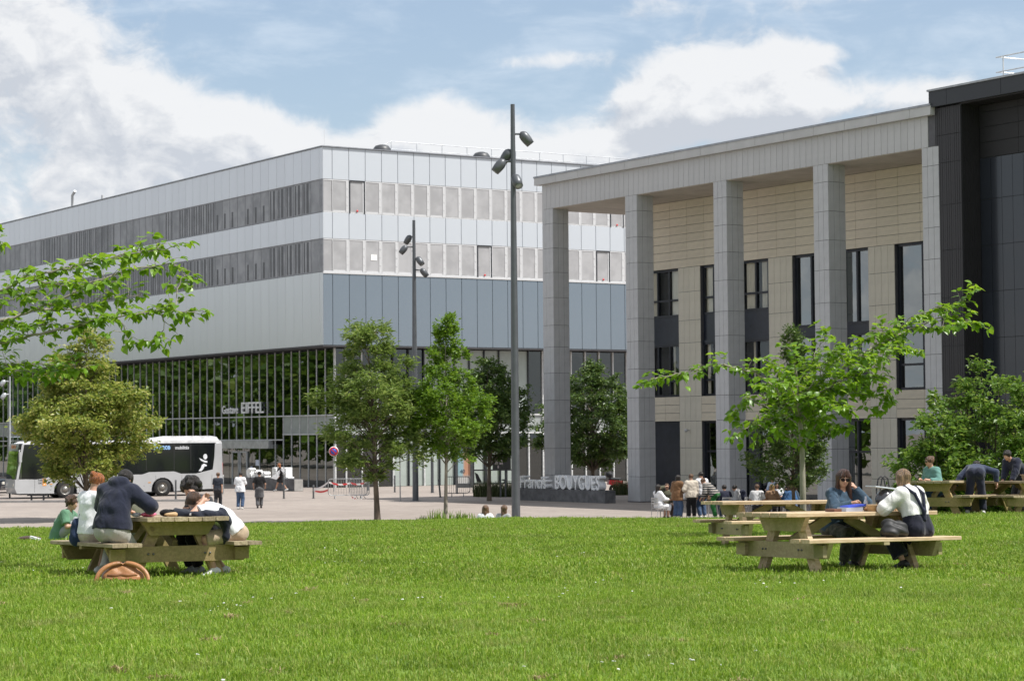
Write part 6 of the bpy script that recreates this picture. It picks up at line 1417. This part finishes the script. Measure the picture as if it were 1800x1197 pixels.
# navy jacket draped over the table corner
def jacket():
    o = tb(TLM, .29, -.90, TH); g = Field((-.75, -.6, -.6), (.75, .6, .4), .013)
    K = .07
    for p, q_, ra, rb in (((-.30, .0, .02), (.26, -.02, .02), .055, .07), ((-.24, .12, .02), (.2, .1, .03), .06, .06), ((-.1, -.12, .02), (.28, -.1, .02), .05, .055), ((-.28, .08, .05), (-.05, .05, .06), .05, .045),
                          ((.27, .05, .01), (.345, .03, -.06), .06, .045), ((.27, -.08, .01), (.345, -.08, -.06), .06, .045), ((.345, .03, -.06), (.35, .0, -.33), .045, .04), ((.345, -.08, -.06), (.34, -.1, -.27), .045, .035), ((.35, -.03, -.1), (.36, -.04, -.36), .035, .03)): g.cone(p, q_, ra, rb, K)
    g.wrinkle(.017, 16, .7); g.wrinkle(.006, 37, 2.2); v, q = g.mesh(); ob = put('jacket', np_mesh('jacket', v, q, cloth('jacket_navy', (.014, .017, .028)), True), None, o, (0, 0, rzof(TLM))); tag(ob, 'dark navy jacket draped over the table corner beside the white tee', 'jacket')
jacket()
def small(name, label, cat, Mx, x, y, builder, m, rz=0, z=TH, group=None):
    b = MB(); builder(b); return tag(b.build(name, m, None, tb(Mx, x, y, z), (0, 0, rzof(Mx)+rz)), label, cat, group)
small('takeaway_tray', 'white takeaway tray on the weathered table', 'tray', TLM, .22, -.62, lambda b: b.prism([(-.13, 0), (.13, 0), (.16, .07), (-.16, .07)], (0, -.11, 0), (1, 0, 0), (0, 0, 1), (0, .22, 0)), c_white, .2)
small('crisp_packet', 'red and pink crisp packet on the weathered table', 'packet', TLM, -.40, -.85, lambda b: b.ball((0, 0, .035), .12, .07, .036, 14, 8), mat('packet', (.55, .04, .06), .3, 0, .3, 14, col2=(.75, .25, .4)), .3)
small('paper_wrapper', 'white crumpled wrapper at the left of the crisp packet', 'wrapper', TLM, -.53, -.75, lambda b: b.ball((0, 0, .03), .07, .05, .03, 9, 5), c_white)
small('bread_roll', 'pale baguette lying beside the black case', 'bread', TLM, -.02, -.9, lambda b: b.ball((0, 0, .03), .19, .045, .032, 14, 8), mat('bread', (.5, .34, .18), .8, 0, .15, 12))
small('pouch', 'black drawstring pouch on the weathered table', 'pouch', TLM, -.12, -.74, lambda b: (b.ball((0, 0, .05), .09, .06, .05, 12, 7), b.tube([(.05, 0, .08), (.12, 0, .07)], .02, 6)), c_black)
small('paper_napkin', 'white crumpled napkin in front of the takeaway tray', 'napkin', TLM, .16, -.98, lambda b: b.ball((0, 0, .03), .06, .05, .034, 8, 5), c_white)
# tote bag hanging beside the ginger haired woman
q = onto(TLM, -1.02, .18, .0); soft('tote_bag', 'dark blue tote bag hanging at the side of the ginger haired woman', 'bag', q, 0, cloth('tote_blue', (.02, .035, .075)), [('e', (0, 0, .52), (.10, .07, .12)), ('e', (.0, 0, .64), (.08, .05, .14)), ('c', (.02, 0, .72), (.10, -.02, .98), .018, .016)], .013, .006)
q = at(52, 941, 45.2); b = MB(); b.ball((0, 0, .06), .26, .14, .06, 14, 7); tag(b.build('folded_coat', c_bdot, None, lz(q.x, 45.2)), 'folded brown coat lying on the grass left of the green shirt', 'coat')
q = at(64, 941, 45.0); b = MB(); b.obox((0, 0, .07), (.10, 0, -.03), (0, .06, 0), (.006, 0, .02)); tag(b.build('book', c_white, None, lz(q.x, 44.9)), 'pale book leaning against the folded brown coat', 'book')
# right table
small('wallet', 'brown wallet at the near left of the women\'s table', 'wallet', TRM, .1, -.14, lambda b: b.box(-.1, .1, -.06, .06, .0, .04), mat('wallet_brown', (.17, .075, .05), .5))
small('lunch_box', 'pale plastic lunch box with a blue lid in front of the denim jacket', 'lunch box', TRM, .02, .2, lambda b: b.prism([(-.09, 0), (.09, 0), (.1, .055), (-.1, .055)], (0, -.14, 0), (1, 0, 0), (0, 0, 1), (0, .28, 0)), mat('plastic_pale', (.45, .5, .62), .25))
small('box_lid', 'bright blue lid lying on the lunch box', 'lid', TRM, .02, .25, lambda b: b.obox((0, 0, .074), (.09, 0, .0), (0, .15, .012), (0, -.0, .012)), mat('plastic_blue', (.05, .09, .55), .3))
small('food_bowl', 'round kraft paper bowl on the women\'s table', 'bowl', TRM, .32, .34, lambda b: b.lathe([(0, .002), (.065, .002), (.085, .085), (.088, .09), (.08, .088), (.06, .02), (0, .02)], 20), mat('kraft_bowl', (.5, .34, .19), .7))
small('bread_board', 'brown paper parcel behind the kraft bowl', 'parcel', TRM, .12, .52, lambda b: b.ball((0, 0, .035), .11, .17, .04, 12, 7), mat('parcel', (.33, .18, .08), .7, 0, .2, 8))
small('bottle', 'slim white bottle leaning behind the bowl', 'bottle', TRM, .0, .48, lambda b: b.lathe([(0, 0), (.028, 0), (.03, .12), (.014, .16), (.014, .2), (0, .2)], 12), c_white)
def helmet():
    t = thing('motorcycle_helmet', 'glossy dark motorcycle helmet standing on the women\'s table', 'helmet', tb(TRM, .12, .72), rzof(TRM)+.3)
    g = Field((-.25, -.25, -.05), (.25, .25, .4), .010); g.ell((0, 0, .15), np.eye(3), (.13, .155, .145), .02); g.cone((0, .08, .06), (0, .11, .05), .09, .085, .04); g.plane_cut((0, 0, .01), (0, 0, -1)); g.ell((0, .17, .16), np.eye(3), (.1, .08, .055), .01, 's'); v, q = g.mesh(); put('shell', np_mesh('shell', v, q, mat('helmet_grey', (.07, .072, .08), .12, .2, .2, 4, coat=.6), True), t)
    b = MB(); b.ball((0, .035, .16), .118, .125, .06, 16, 8); b.build('visor', mat('visor', (.015, .017, .02), .05), t)
helmet()
small('notepad', 'pale notepad lying flat on the motorcycle helmet', 'notepad', TRM, .12, .64, lambda b: b.obox((0, 0, .315), (.11, 0, 0), (0, .17, -.02), (0, 0, .008)), mat('notepad', (.6, .66, .7), .5), .0)
small('salad_box', 'kraft paper box under the elbow of the white blouse', 'box', TRM, .12, .85, lambda b: b.box(-.1, .1, -.12, .12, 0, .06), mat('kraft_bowl', (0, 0, 0)))
q = tb(TRM, .82, .32, SH); soft('shoulder_bag', 'black soft bag slumped on the bench beside the white blouse', 'bag', q, 0, mat('bag_black', (.018, .018, .019), .6, 0, .1, 8), [('e', (-.02, .04, .075), (.14, .21, .09)), ('e', (.02, .1, .15), (.10, .10, .09)), ('e', (-.02, -.02, .13), (.10, .12, .08)), ('c', (0, -.1, .07), (.02, -.34, .035), .06, .02), ('c', (.0, .1, .2), (.03, -.12, .16), .018, .018)], .011, .016, rzof(TRM)+math.pi)
b = MB(); b.tube([tb(TRM, .3, 1.20, TH+.01), tb(TRM, .34, 1.23, TH), tb(TRM, .35, 1.235, TH-.3), tb(TRM, .35, 1.232, .47)], .007, 6); b.ball(tb(TRM, .35, 1.235, .46), .014); tag(b.build('hanging_cord', c_cream), 'pale cord hanging from the right end of the women\'s table', 'cord')
for i, (x, y, lab) in enumerate(((-.3, -1.0, 'cardboard food box under the hand of the bending man'), (.25, -1.05, 'cardboard food box before the man in the dark jacket'))):
    small('food_box', lab, 'box', T4M, x, y, lambda b: (b.prism([(-.13, 0), (.13, 0), (.17, .13), (-.17, .13)], (0, -.14, 0), (1, 0, 0), (0, 0, 1), (0, .28, 0)), b.box(-.175, .175, -.18, .18, .131, .145)), mat('kraft_box', (.42, .29, .19), .7), .1, TH, 'cardboard food boxes')
q = at(1668, 873, 51.1); soft('shoulder_bag', 'black bag under the hand of the bending man', 'bag', (q.x, 51.1, q.z-.06), 0, c_black, [('e', (0, 0, .05), (.2, .1, .08)), ('e', (.14, 0, .04), (.12, .08, .06))], .018, .006)

# ------------------------------------------------------------------ grass, flowers and dry clippings on the lawn
def blades(n, R, h0, h1, w, seed, lean=.5):
    r = np.random.default_rng(seed); V = []; F = []
    for i in range(n):
        a, q = r.uniform(0, 6.28), R*math.sqrt(r.random()); x, y = q*math.cos(a), q*math.sin(a); L = r.uniform(h0, h1); b = r.uniform(0, 6.28); bd = L*lean*r.random(); c, s = math.cos(b), math.sin(b); ww = w*r.uniform(.6, 1.2); k = len(V)
        V += [(x-s*ww, y+c*ww, -.01), (x+s*ww, y-c*ww, -.01), (x+c*bd*.35-s*ww*.8, y+s*bd*.35+c*ww*.8, L*.55), (x+c*bd*.35+s*ww*.8, y+s*bd*.35-c*ww*.8, L*.55), (x+c*bd, y+s*bd, L*(1-.25*lean*r.random()))]
        F += [(k, k+1, k+3, k+2), (k+2, k+3, k+4, k+4)]
    return V, F
def blade_mesh(name, m, *a):
    V, F = blades(*a); me = bpy.data.meshes.new(name); me.from_pydata(V, [], [f if f[2] != f[3] else f[:3] for f in F]); me.materials.append(m); me.update(); return me
def grass_mat(name, c1, c2, c3):
    m = leaf_mat(name, c1, c2, c3, .4, .55); q = NT(m.node_tree)
    pb = q.n['Principled BSDF']; src = pb.inputs['Base Color'].links[0].from_socket; tc = q.new('ShaderNodeNewGeometry'); n = q.noise(tc.outputs['Position'], .5, 4, .6); n2 = q.noise(tc.outputs['Position'], 1.3, 6, .7)
    hs = q.new('ShaderNodeHueSaturation'); q.link(src, hs.inputs['Color']); q.link(q.math('ADD', .55, q.math('MULTIPLY', n, .9)), hs.inputs['Value'])
    c = q.mix(q.math('MULTIPLY', q.smooth(n2, .5, .72), .62), hs.outputs[0], (.33, .32, .11, 1)); q.link(c, pb.inputs['Base Color'])
    tl = [x for x in q.n if x.type == 'BSDF_TRANSLUCENT'][0]; q.link(c, tl.inputs[0]); return m
GRASS = grass_mat('grass', (.12, .225, .012), (.25, .37, .028), (.44, .45, .13))
src = bpy.data.collections.new('grass_sources')      # never linked to the scene: only instanced
def source(nm, me, c): o = bpy.data.objects.new(nm, me); c.objects.link(o); return o
cn = bpy.data.collections.new('grass_near'); cf = bpy.data.collections.new('grass_far'); cd = bpy.data.collections.new('daisies_src'); ck = bpy.data.collections.new('clip_src')
for k in range(4): source('grass_clump', blade_mesh('grass_clump', GRASS, 60, .16, .018, .045, .0032, k, 1.1), cn)
source('grass_clump', blade_mesh('grass_clump', GRASS, 40, .13, .025, .07, .0032, 9, 1.0), cn)
for k in range(3): source('grass_clump', blade_mesh('grass_clump', GRASS, 60, .26, .02, .045, .006, 20+k, 1.1), cf)
def daisy():
    m1 = mat('petal_white', (.78, .78, .76), .6); V = []; F = []
    b = MB(); b.lathe([(0, .04), (.011, .042), (.014, .037), (0, .034)], 9); return b.mesh('daisy', m1)
source('daisy', daisy(), cd)
DRY = leaf_mat('dry_grass', (.27, .20, .10), (.36, .28, .15), (.18, .115, .06), .15, .8)
for k in range(3): source('clipping', blade_mesh('clipping', DRY, 150, .09, .02, .055, .006, 40+k, 2.0), ck)
def scatter(name, label, coll, pts, smin_, smax, seed, tilt=.25):
    V = np.array(pts); me = bpy.data.meshes.new(name); me.vertices.add(len(V)); me.vertices.foreach_set('co', V.astype(np.float32).ravel()); me.update()
    o = put(name, me); tag(o, label, None, None, 'stuff')
    g = bpy.data.node_groups.new(name, 'GeometryNodeTree'); g.interface.new_socket('Geometry', in_out='INPUT', socket_type='NodeSocketGeometry'); g.interface.new_socket('Geometry', in_out='OUTPUT', socket_type='NodeSocketGeometry')
    n = g.nodes; gi = n.new('NodeGroupInput'); go = n.new('NodeGroupOutput'); ip = n.new('GeometryNodeInstanceOnPoints'); ci = n.new('GeometryNodeCollectionInfo'); ci.inputs[0].default_value = coll; ci.inputs['Separate Children'].default_value = True; ci.inputs['Reset Children'].default_value = True
    rr = n.new('FunctionNodeRandomValue'); rr.data_type = 'FLOAT_VECTOR'; rr.inputs[0].default_value = (-tilt, -tilt, 0); rr.inputs[1].default_value = (tilt, tilt, 6.283); rr.inputs['Seed'].default_value = seed
    rs = n.new('FunctionNodeRandomValue'); rs.data_type = 'FLOAT'; rs.inputs[2].default_value = smin_; rs.inputs[3].default_value = smax; rs.inputs['Seed'].default_value = seed+1
    l = g.links; mp = n.new('GeometryNodeMeshToPoints'); l.new(gi.outputs[0], mp.inputs[0]); l.new(mp.outputs[0], ip.inputs['Points']); l.new(ci.outputs[0], ip.inputs['Instance']); ip.inputs['Pick Instance'].default_value = True
    l.new(rr.outputs[0], ip.inputs['Rotation']); l.new(rs.outputs[1], ip.inputs['Scale']); l.new(ip.outputs[0], go.inputs[0])
    md = o.modifiers.new('scatter', 'NODES'); md.node_group = g; return o
def field(y0, y1, dens, seed, clumpy=0):
    r = np.random.default_rng(seed); A = []
    n = int((y1-y0)*.26*(y0+y1)*dens*1.0); y = np.sqrt(r.uniform(y0*y0, y1*y1, n)); x = r.uniform(-.26, .26, n)*y
    if clumpy:
        k = r.normal(size=(n, 2))*clumpy; sel = r.integers(0, max(1, n//6), n); x = x[sel]+k[:, 0]; y = y[sel]+k[:, 1]
    return [(a, b, lawn_z(a, b)-.008) for a, b in zip(x, y) if lawn_z(a, b) > .1]
scatter('grass', 'short green grass of the lawn in the foreground', cn, field(11.5, 26, 95, 1), .7, 1.25, 3)
scatter('grass', 'short green grass of the farther lawn up to its crest', cf, field(26, 73, 42, 2), .7, 1.3, 5)
scatter('daisies', 'tiny white daisies sprinkled over the lawn', cd, field(12, 45, .45, 7, .6), .7, 1.2, 8)
scatter('dry_clippings', 'brown clumps of dry grass cuttings on the lawn', ck, field(13, 60, .30, 12)+field(16, 60, .10, 14, .12), .35, 1.25, 9)
